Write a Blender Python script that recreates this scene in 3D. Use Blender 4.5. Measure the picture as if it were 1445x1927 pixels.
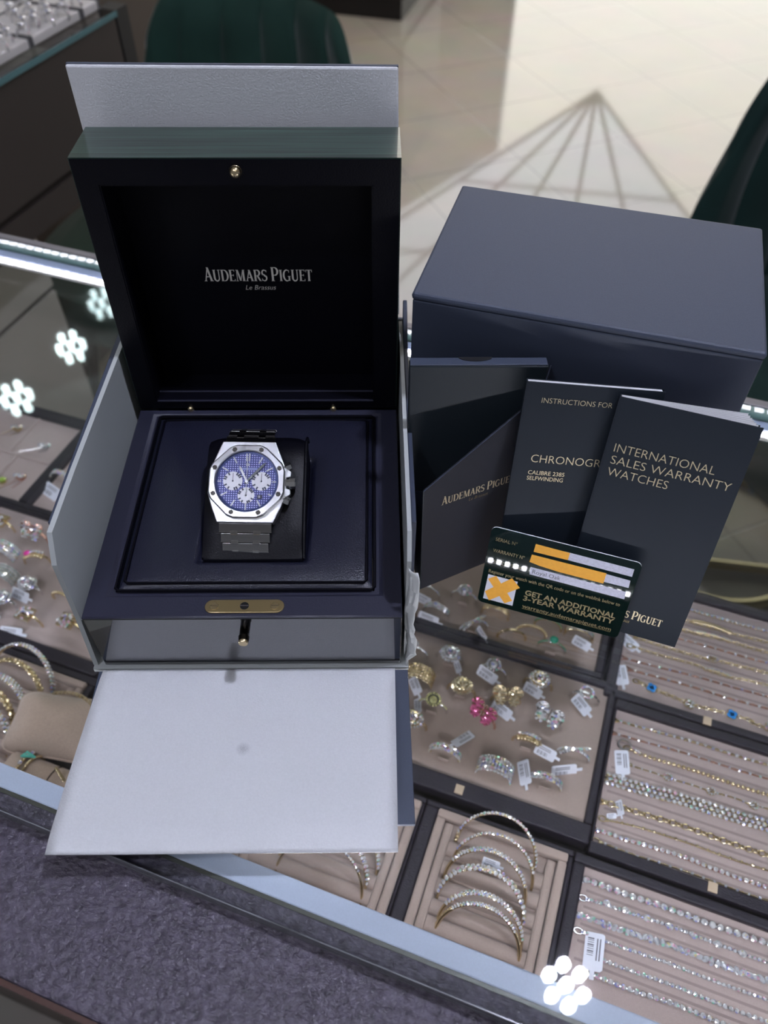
import bpy, bmesh, math, random
from math import sin, cos, pi, radians, sqrt, atan2
from mathutils import Vector, Matrix, Euler
random.seed(7)
for o in list(bpy.data.objects):
    bpy.data.objects.remove(o)
sc = bpy.context.scene
COL = sc.collection

# ------------------------------------------------------------------ camera, light, exposure
# metres; glass counter top is z = 0, floor z = -0.95; x runs along the front of the watch box
cd = bpy.data.cameras.new('camera')
cam = bpy.data.objects.new('camera', cd)
COL.objects.link(cam)
_p, _y, _r = 0.8599, -0.0156, 0.0076
_f = Vector((0, cos(_p), -sin(_p))); _u = Vector((0, sin(_p), cos(_p))); _x = Vector((1, 0, 0))
_x2 = _x * cos(_r) + _u * sin(_r); _u2 = _u * cos(_r) - _x * sin(_r)
_Z = Matrix.Rotation(_y, 3, 'Z')
_x2, _u2, _f = _Z @ _x2, _Z @ _u2, _Z @ _f
M = Matrix((( _x2.x, _u2.x, -_f.x, 0.15158), (_x2.y, _u2.y, -_f.y, -0.22508), (_x2.z, _u2.z, -_f.z, 0.39550), (0, 0, 0, 1)))
cam.matrix_world = M
cd.sensor_fit = 'HORIZONTAL'; cd.sensor_width = 36.0
cd.lens = 36.0 * 1487.66 / 1445.0
cd.clip_start = 0.01; cd.clip_end = 60
cd.dof.use_dof = True; cd.dof.focus_distance = 0.43; cd.dof.aperture_fstop = 10.5
sc.camera = cam
sc.view_settings.view_transform = 'Standard'
sc.view_settings.look = 'None'
sc.view_settings.exposure = 0.0
sc.view_settings.gamma = 1.0
sc.cycles.use_denoising = True
sc.cycles.max_bounces = 10
sc.cycles.transparent_max_bounces = 24
sc.cycles.sample_clamp_indirect = 6.0
sc.cycles.caustics_reflective = False
sc.cycles.caustics_refractive = False

w = bpy.data.worlds.new('world'); sc.world = w; w.use_nodes = True
w.node_tree.nodes['Background'].inputs[0].default_value = (0.86, 0.9, 1.0, 1)
w.node_tree.nodes['Background'].inputs[1].default_value = 0.13

def area(name, loc, target, sx, sy, power, color=(1, 1, 1), spread=180):
    l = bpy.data.lights.new(name, 'AREA'); l.shape = 'RECTANGLE'; l.size = sx; l.size_y = sy
    l.energy = power; l.color = color; l.spread = radians(spread)
    o = bpy.data.objects.new(name, l); COL.objects.link(o); o.location = loc
    d = Vector(target) - Vector(loc)
    o.rotation_euler = d.to_track_quat('-Z', 'Y').to_euler()
    return o

PHI = -0.3572                      # the glass counter runs at this angle to the box
CU = Vector((cos(PHI), sin(PHI), 0)); CV = Vector((-sin(PHI), cos(PHI), 0))
def C(u, v, z=0.0):
    p = CU * u + CV * v
    return Vector((p.x, p.y, z))
COOL = (0.78, 0.82, 1.0)
area('added_fill_light', (-0.15, -0.72, 1.48), (0.05, 0.0, 0), 1.8, 0.7, 5.5, (0.93, 0.94, 1.0))  # soft fill added behind the camera, no fixture there
area('hall_ceiling_light', (0.6, 3.3, 1.48), (0.6, 3.2, -1), 2.6, 1.4, 34, (1.0, 0.93, 0.83))

# ------------------------------------------------------------------ helpers
class MB:
    def __init__(s): s.v = []; s.f = []
    def add(s, vs, fs, M=None):
        b = len(s.v)
        s.v += [tuple(M @ Vector(p)) if M is not None else tuple(p) for p in vs]
        s.f += [tuple(i + b for i in f) for f in fs]
        return s
    def box(s, a, b, M=None):
        x0, y0, z0 = a; x1, y1, z1 = b
        return s.add([(x0,y0,z0),(x1,y0,z0),(x1,y1,z0),(x0,y1,z0),(x0,y0,z1),(x1,y0,z1),(x1,y1,z1),(x0,y1,z1)],
                     [(0,3,2,1),(4,5,6,7),(0,1,5,4),(1,2,6,5),(2,3,7,6),(3,0,4,7)], M)
    def prism(s, pts, off, M=None):
        n = len(pts); off = Vector(off)
        vs = [tuple(p) for p in pts] + [tuple(Vector(p) + off) for p in pts]
        return s.add(vs, [tuple(range(n))[::-1], tuple(range(n, 2*n))] + [(i, (i+1) % n, (i+1) % n + n, i + n) for i in range(n)], M)
    def tube(s, pts, r, n=6, closed=False, M=None, flat=1.0):
        P = [Vector(p) for p in pts]; m = len(P); vs = []; fs = []
        up = None
        for i in range(m):
            a = P[(i-1) % m] if (closed or i > 0) else P[i]; b = P[(i+1) % m] if (closed or i < m-1) else P[i]
            t = (b - a).normalized()
            if up is None:
                up = Vector((0,0,1)) if abs(t.z) < 0.9 else Vector((1,0,0))
            x = t.cross(up)
            if x.length < 1e-6: x = t.orthogonal()
            x.normalize(); up = x.cross(t).normalized()
            rr = r[i] if isinstance(r, (list, tuple)) else r
            for k in range(n):
                a_ = 2*pi*k/n
                vs.append(P[i] + x*(cos(a_)*rr) + up*(sin(a_)*rr*flat))
        for i in range(m if closed else m-1):
            j = (i+1) % m
            for k in range(n):
                fs.append((i*n+k, i*n+(k+1) % n, j*n+(k+1) % n, j*n+k))
        if not closed:
            fs.append(tuple(range(n))[::-1]); fs.append(tuple((m-1)*n+k for k in range(n)))
        return s.add(vs, fs, M)
    def torus(s, c, R, r, ax='z', n=28, m=6, M=None, ry=1.0, flat=1.0):
        c = Vector(c); vs = []; fs = []
        for i in range(n):
            a = 2*pi*i/n
            for k in range(m):
                b = 2*pi*k/m; d = R + r*cos(b); h = r*sin(b)*flat
                p = (d*cos(a), d*sin(a)*ry, h)
                if ax == 'y': p = (p[0], p[2], p[1])
                if ax == 'x': p = (p[2], p[0], p[1])
                vs.append(c + Vector(p))
        for i in range(n):
            for k in range(m):
                fs.append((i*m+k, ((i+1) % n)*m+k, ((i+1) % n)*m+(k+1) % m, i*m+(k+1) % m))
        return s.add(vs, fs, M)
    def lathe(s, prof, n=20, M=None, cap=True):
        vs = []; fs = []; m = len(prof)
        for i in range(n):
            a = 2*pi*i/n
            for r, z in prof: vs.append((r*cos(a), r*sin(a), z))
        for i in range(n):
            j = (i+1) % n
            for k in range(m-1): fs.append((i*m+k, j*m+k, j*m+k+1, i*m+k+1))
        if cap and prof[0][0] > 0: fs.append(tuple(i*m for i in range(n))[::-1])
        if cap and prof[-1][0] > 0: fs.append(tuple(i*m+m-1 for i in range(n)))
        return s.add(vs, fs, M)
    def ball(s, c, r, n=8, m=5, M=None, sz=1.0):
        c = Vector(c); vs = [c + Vector((0,0,-r*sz))]; fs = []
        for j in range(1, m):
            b = -pi/2 + pi*j/m
            for i in range(n):
                a = 2*pi*i/n; vs.append(c + Vector((r*cos(b)*cos(a), r*cos(b)*sin(a), r*sin(b)*sz)))
        vs.append(c + Vector((0,0,r*sz))); T = len(vs)-1
        for i in range(n): fs.append((0, 1+(i+1) % n, 1+i)); fs.append((T, T-n+i, T-n+(i+1) % n))
        for j in range(m-2):
            for i in range(n): fs.append((1+j*n+i, 1+j*n+(i+1) % n, 1+(j+1)*n+(i+1) % n, 1+(j+1)*n+i))
        return s.add(vs, fs, M)
    def gem(s, c, r, n=8, M=None, sx=1.0, sy=1.0, tilt=0.0):
        R = Matrix.Translation(Vector(c)) @ Euler((random.uniform(-tilt, tilt), random.uniform(-tilt, tilt), random.uniform(0, 6) if tilt else 0)).to_matrix().to_4x4()
        vs = []
        for rr, z in ((.55, .38), (1.0, 0.05), (.97, -.05)):
            for i in range(n):
                a = 2*pi*(i+(.5 if rr < .6 else 0))/n; vs.append((r*rr*cos(a)*sx, r*rr*sin(a)*sy, r*z))
        vs.append((0,0,-r*.75)); fs = [tuple(range(n))]
        for i in range(n):
            j = (i+1) % n
            fs += [(i, n+i, n+j), (i, n+j, j), (n+i, 2*n+i, 2*n+j, n+j), (2*n+i, 3*n, 2*n+j)]
        MM = R if M is None else M @ R
        return s.add(vs, fs, MM)
    def grid(s, fn, nu, nv, M=None, wrap=False):
        vs = [fn(i/nu, j/nv) for j in range(nv+1) for i in range(nu+1)]
        fs = [(j*(nu+1)+i, j*(nu+1)+i+1, (j+1)*(nu+1)+i+1, (j+1)*(nu+1)+i) for j in range(nv) for i in range(nu)]
        return s.add(vs, fs, M)
    def mesh(s, name, smooth=0.55):
        me = bpy.data.meshes.new(name); me.from_pydata([tuple(p) for p in s.v], [], s.f)
        bm = bmesh.new(); bm.from_mesh(me); bmesh.ops.recalc_face_normals(bm, faces=bm.faces); bm.to_mesh(me); bm.free()
        if smooth:
            me.shade_smooth(); me.set_sharp_from_angle(angle=smooth)
        return me

def thing(name, label, cat, loc=(0,0,0), rot=(0,0,0), group=None):
    o = bpy.data.objects.new(name, None); COL.objects.link(o); o.empty_display_size = .01
    o.location = loc; o.rotation_euler = rot
    o['label'] = label; o['category'] = cat
    if group: o['group'] = group
    return o
def part(name, mb, mat, parent=None, smooth=0.55, bevel=None, loc=None, rot=None, label=None, solid=None):
    me = mb.mesh(name, smooth) if isinstance(mb, MB) else mb
    if mat and not me.materials: me.materials.append(mat)
    o = bpy.data.objects.new(name, me); COL.objects.link(o)
    if parent: o.parent = parent
    if loc is not None: o.location = loc
    if rot is not None: o.rotation_euler = rot
    if label: o['label'] = label
    if solid:
        m = o.modifiers.new('solid', 'SOLIDIFY'); m.thickness = solid; m.offset = 0
    if bevel:
        m = o.modifiers.new('bevel', 'BEVEL'); m.width = bevel; m.segments = 2; m.limit_method = 'ANGLE'; m.angle_limit = .6
        m.harden_normals = False
    return o
def struct(name, mb, mat, parent=None, **k):
    o = part(name, mb, mat, parent, **k); o['kind'] = 'structure'; return o
def tag(o, label, cat, group=None):
    o['label'] = label; o['category'] = cat
    if group: o['group'] = group
    return o
def copy_tree(o, parent=None):
    c = o.copy(); COL.objects.link(c)
    if parent: c.parent = parent
    for ch in list(o.children): copy_tree(ch, c)
    return c

def text_mesh(s, size, shear=0.0, width=1.0, off=0.0, spacing=1.0, ext=0.0):
    cu = bpy.data.curves.new('lettering', 'FONT'); cu.body = s; cu.size = size; cu.shear = shear
    cu.offset = off; cu.space_character = spacing; cu.extrude = ext; cu.resolution_u = 3
    o = bpy.data.objects.new('lettering', cu); COL.objects.link(o)
    bpy.context.view_layer.update()
    dg = bpy.context.evaluated_depsgraph_get()
    me = bpy.data.meshes.new_from_object(o.evaluated_get(dg))
    bpy.data.objects.remove(o)
    me.materials.clear()
    for v in me.vertices: v.co.x *= width
    return me
def text_fit(name, s, x0, y0, x1, cap, mat, parent, z=0.0004, shear=0, off=0.0, rotx=0, spacing=1.0):
    """lettering whose first letter starts at x0 and last ends at x1 (local), cap height cap"""
    me = text_mesh(s, 1.0, shear, 1.0, off, spacing)
    xs = [v.co.x for v in me.vertices]; ys = [v.co.y for v in me.vertices]
    ref = text_mesh('H', 1.0, 0, 1.0, off); hy = max(v.co.y for v in ref.vertices) - min(v.co.y for v in ref.vertices)
    kx = (x1 - x0) / (max(xs) - min(xs)); ky = cap / hy; mx = min(xs)
    for v in me.vertices: v.co = Vector((x0 + (v.co.x - mx)*kx, y0 + v.co.y*ky, z))
    return part(name, me, mat, parent, smooth=None)

# serif capitals, drawn as strokes (unit cap height)
def q(x0, y0, x1, y1, w): return [(x0-w/2, y0), (x0+w/2, y0), (x1+w/2, y1), (x1-w/2, y1)]
def hb(x0, x1, y, t): return [(x0, y-t/2), (x1, y-t/2), (x1, y+t/2), (x0, y+t/2)]
def arcs(cx, cy, rx, ry, a0, a1, wf, n=12):
    out = []
    for i in range(n):
        P = []
        for t in (i/n, (i+1)/n):
            a = radians(a0 + (a1-a0)*t); wd = wf(t)/2
            P.append(((cx+(rx-wd)*cos(a), cy+(ry-min(wd, .06))*sin(a)), (cx+(rx+wd)*cos(a), cy+(ry+min(wd, .06))*sin(a))))
        out.append([P[0][0], P[0][1], P[1][1], P[1][0]])
    return out
K, N_ = .17, .065
mid = lambda t: N_ + (K-N_)*sin(pi*t)
GL = {
 'A': (.72, [q(.10,0,.37,1,N_+.02), q(.60,0,.35,1,K), hb(.2,.5,.32,.06), hb(0,.22,.02,.045), hb(.47,.74,.02,.045)]),
 'U': (.72, [q(.15,.28,.15,1,K), q(.57,.28,.57,1,N_+.02), hb(.02,.29,.98,.045), hb(.46,.70,.98,.045)] + arcs(.36,.28,.21,.26,180,360,lambda t: K+(N_+.02-K)*t)),
 'D': (.74, [q(.15,0,.15,1,K), hb(.03,.36,.98,.05), hb(.03,.36,.02,.05)] + arcs(.34,.5,.30,.47,-90,90,mid)),
 'E': (.58, [q(.15,0,.15,1,K), hb(.03,.52,.975,.055), hb(.2,.42,.52,.055), hb(.03,.55,.025,.055), q(.51,.84,.51,1,.05), q(.53,0,.53,.18,.05), q(.42,.43,.42,.61,.045)]),
 'M': (.92, [q(.14,0,.16,1,N_), q(.20,1,.45,.03,K*.9), q(.45,.03,.72,1,N_), q(.75,0,.75,1,K), hb(.03,.25,.02,.045), hb(.62,.90,.02,.045), hb(.05,.22,.98,.045), hb(.70,.87,.98,.045)]),
 'R': (.70, [q(.15,0,.15,1,K), hb(.03,.36,.975,.055), hb(.15,.36,.48,.05), q(.60,0,.34,.5,K), hb(.03,.28,.02,.045), hb(.52,.72,.02,.045)] + arcs(.34,.73,.21,.245,-90,90,mid)),
 'S': (.56, arcs(.28,.74,.19,.23,40,230,lambda t: N_+(K-N_)*t, 10) + arcs(.27,.27,.20,.24,60,-140,lambda t: K-(K-N_)*t, 10) + [q(.20,.62,.37,.40,K), q(.47,.78,.47,.97,.05), q(.07,.03,.07,.24,.05)]),
 'P': (.66, [q(.15,0,.15,1,K), hb(.03,.36,.975,.055), hb(.15,.36,.43,.05), hb(.03,.29,.02,.045)] + arcs(.34,.70,.22,.27,-90,90,mid)),
 'I': (.34, [q(.17,0,.17,1,K), hb(.04,.30,.98,.045), hb(.04,.30,.02,.045)]),
 'G': (.74, arcs(.37,.5,.29,.48,60,300,mid, 16) + [q(.58,.03,.58,.42,K*.85), hb(.45,.70,.42,.05), q(.56,.74,.56,.96,.05)]),
 'T': (.64, [q(.32,0,.32,1,K), hb(.04,.60,.97,.055), hb(.19,.45,.02,.045), q(.055,.78,.055,1,.05), q(.585,.78,.585,1,.05)]),
}
def serif_mesh(words, x0, y0, x1, cap, z=0.0):
    """words like [('A',1.2),...]; fits between x0 and x1"""
    polys = []; x = 0.0
    for ch, sc_ in words:
        if ch == ' ': x += .30; continue
        wd, ps = GL[ch]
        for p in ps: polys.append([(x + a*sc_*(.92 if sc_ > 1 else 1), b*sc_) for a, b in p])
        x += wd*sc_*(.92 if sc_ > 1 else 1) + .015
    k = (x1-x0)/x; mb = MB()
    for p in polys: mb.add([(x0+a*k, y0+b*cap, z) for a, b in p], [tuple(range(len(p)))])
    me = bpy.data.meshes.new('serif_lettering'); me.from_pydata(mb.v, [], mb.f); return me
HOUSE = [('A',1.22),('U',1),('D',1),('E',1),('M',1),('A',1),('R',1),('S',1),(' ',1),('P',1.22),('I',1),('G',1),('U',1),('E',1),('T',1)]

# ------------------------------------------------------------------ materials
MATS = {}
def pm(name, col, rough=.5, metal=0.0, noise=None, bump=None, coat=0.0, spec=.5, film=0, emit=None, aniso=None, sheen=0, coat_rough=.03, coat_ior=1.5):
    if name in MATS: return MATS[name]
    m = bpy.data.materials.new(name); m.use_nodes = True; nt = m.node_tree; b = nt.nodes['Principled BSDF']
    c = (*col, 1)
    b.inputs['Base Color'].default_value = c; b.inputs['Roughness'].default_value = rough; b.inputs['Metallic'].default_value = metal
    b.inputs['Specular IOR Level'].default_value = spec
    b.inputs['Coat Weight'].default_value = coat; b.inputs['Coat IOR'].default_value = coat_ior; b.inputs['Coat Roughness'].default_value = coat_rough
    if sheen: b.inputs['Sheen Weight'].default_value = sheen; b.inputs['Sheen Roughness'].default_value = .4
    if film: b.inputs['Thin Film Thickness'].default_value = film; b.inputs['Thin Film IOR'].default_value = 1.5
    if emit: b.inputs['Emission Color'].default_value = (*emit[:3], 1); b.inputs['Emission Strength'].default_value = emit[3]
    tc = nt.nodes.new('ShaderNodeTexCoord')
    if noise:
        s, amt = noise[0], noise[1]
        n = nt.nodes.new('ShaderNodeTexNoise'); n.inputs['Scale'].default_value = s; n.inputs['Detail'].default_value = 5
        if len(noise) > 2:
            mp = nt.nodes.new('ShaderNodeMapping'); mp.inputs['Scale'].default_value = noise[2]
            nt.links.new(tc.outputs['Object'], mp.inputs['Vector']); nt.links.new(mp.outputs[0], n.inputs['Vector'])
        else: nt.links.new(tc.outputs['Object'], n.inputs['Vector'])
        r = nt.nodes.new('ShaderNodeValToRGB')
        r.color_ramp.elements[0].position = .3; r.color_ramp.elements[1].position = .7
        r.color_ramp.elements[0].color = (*[max(0, x*(1-amt)) for x in col], 1)
        r.color_ramp.elements[1].color = (*[min(1, x*(1+amt)) for x in col], 1)
        nt.links.new(n.outputs['Fac'], r.inputs['Fac']); nt.links.new(r.outputs['Color'], b.inputs['Base Color'])
    if bump:
        s, st, dist = bump[0], bump[1], bump[2]
        n2 = nt.nodes.new('ShaderNodeTexNoise'); n2.inputs['Scale'].default_value = s; n2.inputs['Detail'].default_value = 3
        if len(bump) > 3:
            mp = nt.nodes.new('ShaderNodeMapping'); mp.inputs['Scale'].default_value = bump[3]
            nt.links.new(tc.outputs['Object'], mp.inputs['Vector']); nt.links.new(mp.outputs[0], n2.inputs['Vector'])
        else: nt.links.new(tc.outputs['Object'], n2.inputs['Vector'])
        bp = nt.nodes.new('ShaderNodeBump'); bp.inputs['Strength'].default_value = st; bp.inputs['Distance'].default_value = dist
        nt.links.new(n2.outputs['Fac'], bp.inputs['Height']); nt.links.new(bp.outputs['Normal'], b.inputs['Normal'])
    MATS[name] = m; return m
def emission(name, col, st):
    if name in MATS: return MATS[name]
    m = bpy.data.materials.new(name); m.use_nodes = True; nt = m.node_tree; nt.nodes.clear()
    e = nt.nodes.new('ShaderNodeEmission'); e.inputs[0].default_value = (*col, 1); e.inputs[1].default_value = st
    o = nt.nodes.new('ShaderNodeOutputMaterial'); nt.links.new(e.outputs[0], o.inputs[0]); MATS[name] = m; return m
def glass(name, tint=(.975, .99, .985), f0=.045):
    m = bpy.data.materials.new(name); m.use_nodes = True; nt = m.node_tree; nt.nodes.clear(); L = nt.links.new
    t = nt.nodes.new('ShaderNodeBsdfTransparent'); t.inputs[0].default_value = (*tint, 1)
    g = nt.nodes.new('ShaderNodeBsdfGlossy'); g.inputs['Roughness'].default_value = .012
    ge = nt.nodes.new('ShaderNodeNewGeometry'); d = nt.nodes.new('ShaderNodeVectorMath'); d.operation = 'DOT_PRODUCT'
    L(ge.outputs['Normal'], d.inputs[0]); L(ge.outputs['Incoming'], d.inputs[1])
    ab = nt.nodes.new('ShaderNodeMath'); ab.operation = 'ABSOLUTE'; L(d.outputs['Value'], ab.inputs[0])
    s1 = nt.nodes.new('ShaderNodeMath'); s1.operation = 'SUBTRACT'; s1.inputs[0].default_value = 1; L(ab.outputs[0], s1.inputs[1])
    pw = nt.nodes.new('ShaderNodeMath'); pw.operation = 'POWER'; L(s1.outputs[0], pw.inputs[0]); pw.inputs[1].default_value = 5
    ma = nt.nodes.new('ShaderNodeMath'); ma.operation = 'MULTIPLY_ADD'; L(pw.outputs[0], ma.inputs[0]); ma.inputs[1].default_value = 1-f0; ma.inputs[2].default_value = f0
    mx = nt.nodes.new('ShaderNodeMixShader'); L(ma.outputs[0], mx.inputs[0]); L(t.outputs[0], mx.inputs[1]); L(g.outputs[0], mx.inputs[2])
    o = nt.nodes.new('ShaderNodeOutputMaterial'); L(mx.outputs[0], o.inputs[0]); return m

GOLD = pm('gold', (.90, .74, .46), .22, 1.0)
GOLDF = pm('gold_foil', (.74, .64, .42), .42, .5)
FOILD = pm('dull_gold_print', (.42, .33, .16), .35, .85)
FOILS = pm('silver_gold_foil', (.95, .92, .84), .4, .2)
ROSE = pm('rose_gold', (.86, .50, .40), .22, 1.0)
WHITEG = pm('white_gold', (.82, .82, .84), .2, 1.0)
def fire(name, base, tint, film=420):
    """cut stones: bright metallic-like facets, with spectral flashes painted into the base colour of a few"""
    m = pm(name, base, .06, .5, spec=.9); nt = m.node_tree; L = nt.links.new; b = nt.nodes['Principled BSDF']
    tc = nt.nodes.new('ShaderNodeTexCoord'); v = nt.nodes.new('ShaderNodeTexVoronoi'); v.inputs['Scale'].default_value = 620; L(tc.outputs['Object'], v.inputs['Vector'])
    sp = nt.nodes.new('ShaderNodeSeparateColor'); L(v.outputs['Color'], sp.inputs[0])
    r = nt.nodes.new('ShaderNodeValToRGB'); r.color_ramp.interpolation = 'CONSTANT'
    st = [(0, base), (.22, tuple(x*.75 for x in base)), (.40, base), (.62, (.50, .52, 1.0)), (.69, base), (.76, (.45, .95, .72)), (.80, base), (.86, (1.0, .86, .45)), (.90, base), (.94, (1.0, .55, .72))]  # coloured stops imitate light dispersed by the stones
    for i, (p, c) in enumerate(st):
        e = r.color_ramp.elements[i] if i < 2 else r.color_ramp.elements.new(p)
        e.position = p; e.color = (*[c[k]*tint[k] for k in range(3)], 1)
    L(sp.outputs[0], r.inputs['Fac']); L(r.outputs['Color'], b.inputs['Base Color']); return m
DIA = fire('diamond', (.86, .88, .93), (1, 1, 1))
DIA2 = fire('diamond_bright', (.96, .96, .98), (1, 1, 1))
PINK = pm('pink_stone', (.85, .18, .42), .08, .35, spec=.9)
YEL = pm('yellow_stone', (.88, .86, .42), .06, .5, spec=.9)
EMER = pm('green_stone', (.02, .42, .26), .06, .25, spec=.9)
TURQ = pm('blue_enamel', (.02, .27, .72), .35)
TURQ2 = pm('turquoise_enamel', (.12, .66, .55), .4)
LACQ = pm('black_lacquer', (.004, .005, .008), .25, 0, coat=1.0, coat_rough=.02, coat_ior=2.1)
LEATH = pm('navy_leather', (.024, .025, .046), .40, bump=(900, .25, .0004), spec=.45)
LEATHP = pm('navy_leather_pad', (.011, .012, .027), .34, bump=(1300, .5, .0005), spec=.5)
LEATHB = pm('black_leather', (.002, .002, .005), .42, bump=(1100, .3, .0004), spec=.16)
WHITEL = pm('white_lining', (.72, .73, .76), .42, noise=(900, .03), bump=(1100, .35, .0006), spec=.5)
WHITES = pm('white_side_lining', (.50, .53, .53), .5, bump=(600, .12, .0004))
PAPERW = pm('white_paper', (.82, .82, .85), .6)
NAVYP = pm('navy_paper', (.047, .060, .098), .55, noise=(3200, .10), bump=(2500, .3, .0003), spec=.5)
NAVYC = pm('navy_card_cover', (.012, .018, .028), .55, noise=(2500, .06), bump=(2500, .2, .0002), spec=.3)
STEEL = pm('brushed_steel', (.82, .83, .86), .24, 1.0, bump=(500, .10, .0002, (8, .25, 8)))
STEELB = pm('brushed_steel_vertical', (.86, .87, .90), .30, 1.0, bump=(500, .12, .0002, (8, .3, 8)))
POL = pm('polished_steel', (.80, .80, .82), .06, 1.0)
FAB = pm('beige_suede', (.40, .315, .275), .85, noise=(1400, .08), bump=(1600, .4, .0006), sheen=.3, spec=.2)
FABP = pm('pink_beige_suede', (.45, .36, .335), .85, noise=(1400, .06), bump=(1600, .4, .0006), sheen=.3, spec=.2)
FABW = pm('pale_suede', (.74, .70, .68), .85, noise=(900, .05))
TRAYF = pm('dark_tray_leatherette', (.014, .011, .020), .40, noise=(400, .3), bump=(500, .5, .0012, (1, 3, 1)), spec=.35)
WHITET = pm('tag_paper', (.78, .80, .88), .5)
INK = pm('tag_ink', (.10, .10, .13), .6)
METALS = pm('white_aluminium', (.60, .66, .82), .45, 0, noise=(1500, .04))

# ------------------------------------------------------------------ the room
def tile_floor():
    m = bpy.data.materials.new('polished_floor_tiles'); m.use_nodes = True; nt = m.node_tree; L = nt.links.new; b = nt.nodes['Principled BSDF']
    tc = nt.nodes.new('ShaderNodeTexCoord'); mp = nt.nodes.new('ShaderNodeMapping'); mp.inputs['Rotation'].default_value = (0, 0, -radians(22.0)); mp.inputs['Location'].default_value = (.118, -.02, 0)
    L(tc.outputs['Object'], mp.inputs['Vector'])
    br = nt.nodes.new('ShaderNodeTexBrick'); br.offset = 0; br.inputs['Scale'].default_value = 1.0
    br.inputs['Brick Width'].default_value = .435; br.inputs['Row Height'].default_value = .435; br.inputs['Mortar Size'].default_value = .0035; br.inputs['Mortar Smooth'].default_value = .3
    br.inputs['Color1'].default_value = (.43, .375, .31, 1); br.inputs['Color2'].default_value = (.46, .40, .335, 1); br.inputs['Mortar'].default_value = (.30, .27, .235, 1)
    L(mp.outputs[0], br.inputs['Vector'])
    n = nt.nodes.new('ShaderNodeTexNoise'); n.inputs['Scale'].default_value = 5; n.inputs['Detail'].default_value = 6; L(tc.outputs['Object'], n.inputs['Vector'])
    mx = nt.nodes.new('ShaderNodeMix'); mx.data_type = 'RGBA'; mx.blend_type = 'MULTIPLY'; mx.inputs[0].default_value = .35
    L(br.outputs['Color'], mx.inputs[6]); L(n.outputs['Color'], mx.inputs[7])
    hs = nt.nodes.new('ShaderNodeHueSaturation'); hs.inputs['Saturation'].default_value = .7; hs.inputs['Value'].default_value = 1.25; L(mx.outputs[2], hs.inputs['Color'])
    L(hs.outputs['Color'], b.inputs['Base Color'])
    b.inputs['Roughness'].default_value = .045; b.inputs['Specular IOR Level'].default_value = .95
    bp = nt.nodes.new('ShaderNodeBump'); bp.invert = True; bp.inputs['Strength'].default_value = .25; bp.inputs['Distance'].default_value = .002; L(br.outputs['Fac'], bp.inputs['Height']); L(bp.outputs['Normal'], b.inputs['Normal'])
    return m
struct('floor', MB().box((-6, -3, -1.0), (9, 9.6, -.95)), tile_floor(), smooth=None)
struct('ceiling', MB().box((-6, -3, 1.55), (9, 4.0, 1.65)), pm('ceiling_paint', (.62, .62, .62), .9), smooth=None)
WALLP = pm('wall_paint', (.34, .28, .23), .8)
mb = MB().box((-6, 9.5, -.95), (1.64, 9.62, 5.0)); mb.box((8.9, 9.5, -.95), (9, 9.62, 5.0))
struct('wall_back', mb, WALLP, smooth=None)
wn = struct('window_1', MB().box((1.64, 9.52, -.95), (8.9, 9.56, 5.0)), emission('daylight_pane', (1.0, .97, .89), 2.5), smooth=None)
mb = MB()
for x in (1.66, 5.2, 8.88): mb.box((x-.02, 9.47, -.95), (x+.02, 9.52, 5.0))
struct('window_1_frame', mb, pm('window_frame_metal', (.5, .5, .48), .4, .6), wn, smooth=None)

# hanging glazed pyramid of the hall beyond, seen mirrored in the polished floor
t = thing('pyramid_skylight', 'pale inverted glass pyramid mirrored upside down in the polished floor', 'skylight', (2.44, 8.0, 1.03))
apex = Vector((0, .35, 0)); bl = Vector((-1.97, 0, 1.24)); br_ = Vector((1.24, 0, 1.24)); up = 1.6
k = (1.24+up)/1.24
c4 = [Vector((bl.x*k, -.2, 1.24*k)), Vector((br_.x*k, -.2, 1.24*k)), Vector((br_.x*k*.8, 1.2, 1.24*k)), Vector((bl.x*k*.8, 1.2, 1.24*k))]
part('glazing', MB().add([apex] + c4, [(0,2,1),(0,3,2),(0,4,3),(0,1,4),(1,2,3,4)]), emission('skylight_glass', (.90, .94, 1.0), 2.3), t, smooth=None)
MUL = pm('mullion_grey', (.42, .45, .47), .5)
for f in (0, .22, .42, .6, .78, 1):
    e = c4[0].lerp(c4[1], f) + Vector((0, -.02, 0))
    part('mullion', MB().tube([apex + Vector((0, -.03, 0)), e], .022, 5), MUL, t)
for f in (.3, .55, .8):
    a = apex.lerp(c4[0], f); b = apex.lerp(c4[1], min(1, f*1.25)); 
    part('mullion', MB().tube([a + Vector((0, -.04, 0)), b + Vector((0, -.04, 0))], .018, 5), MUL, t)

# ------------------------------------------------------------------ ceiling lamps (mirrored in the counter glass; one added out of view)
def ceiling_lamp(loc, label, st, ang=0, aim=False, gap=.0365):
    t = thing('ceiling_lamp', label, 'lamp', loc, (0, 0, ang), 'ceiling lamps mirrored in the counter glass')
    if aim: t.rotation_euler = (Vector(loc) - Vector((0, .1, 0))).to_track_quat('Z', 'Y').to_euler()
    part('housing', MB().lathe([(.075, 0), (.075, .03), (.06, .1), (.0, .1)], 24), pm('lamp_white', (.8, .8, .8), .4), t)
    em = emission('lamp_diode_%d' % st, (.74, .94, .96) if aim else (.77, .81, 1.0), st)
    d = MB().lathe([(.0, -.004), (.0110, -.004), (.0110, .0005)], 14); me = d.mesh('diode')
    for i in range(7):
        r_ = 0 if i == 0 else gap
        d_ = part('diode', me, em, t, loc=(r_*cos(i*pi/3), r_*sin(i*pi/3), 0))
        if aim: d_.scale = (1.12, 1.12, 1)
ceiling_lamp((.536, .093, 1.45), 'seven-diode ceiling lamp whose bright mirror image lies at the glass edge bottom right', 1380, .52)
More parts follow.
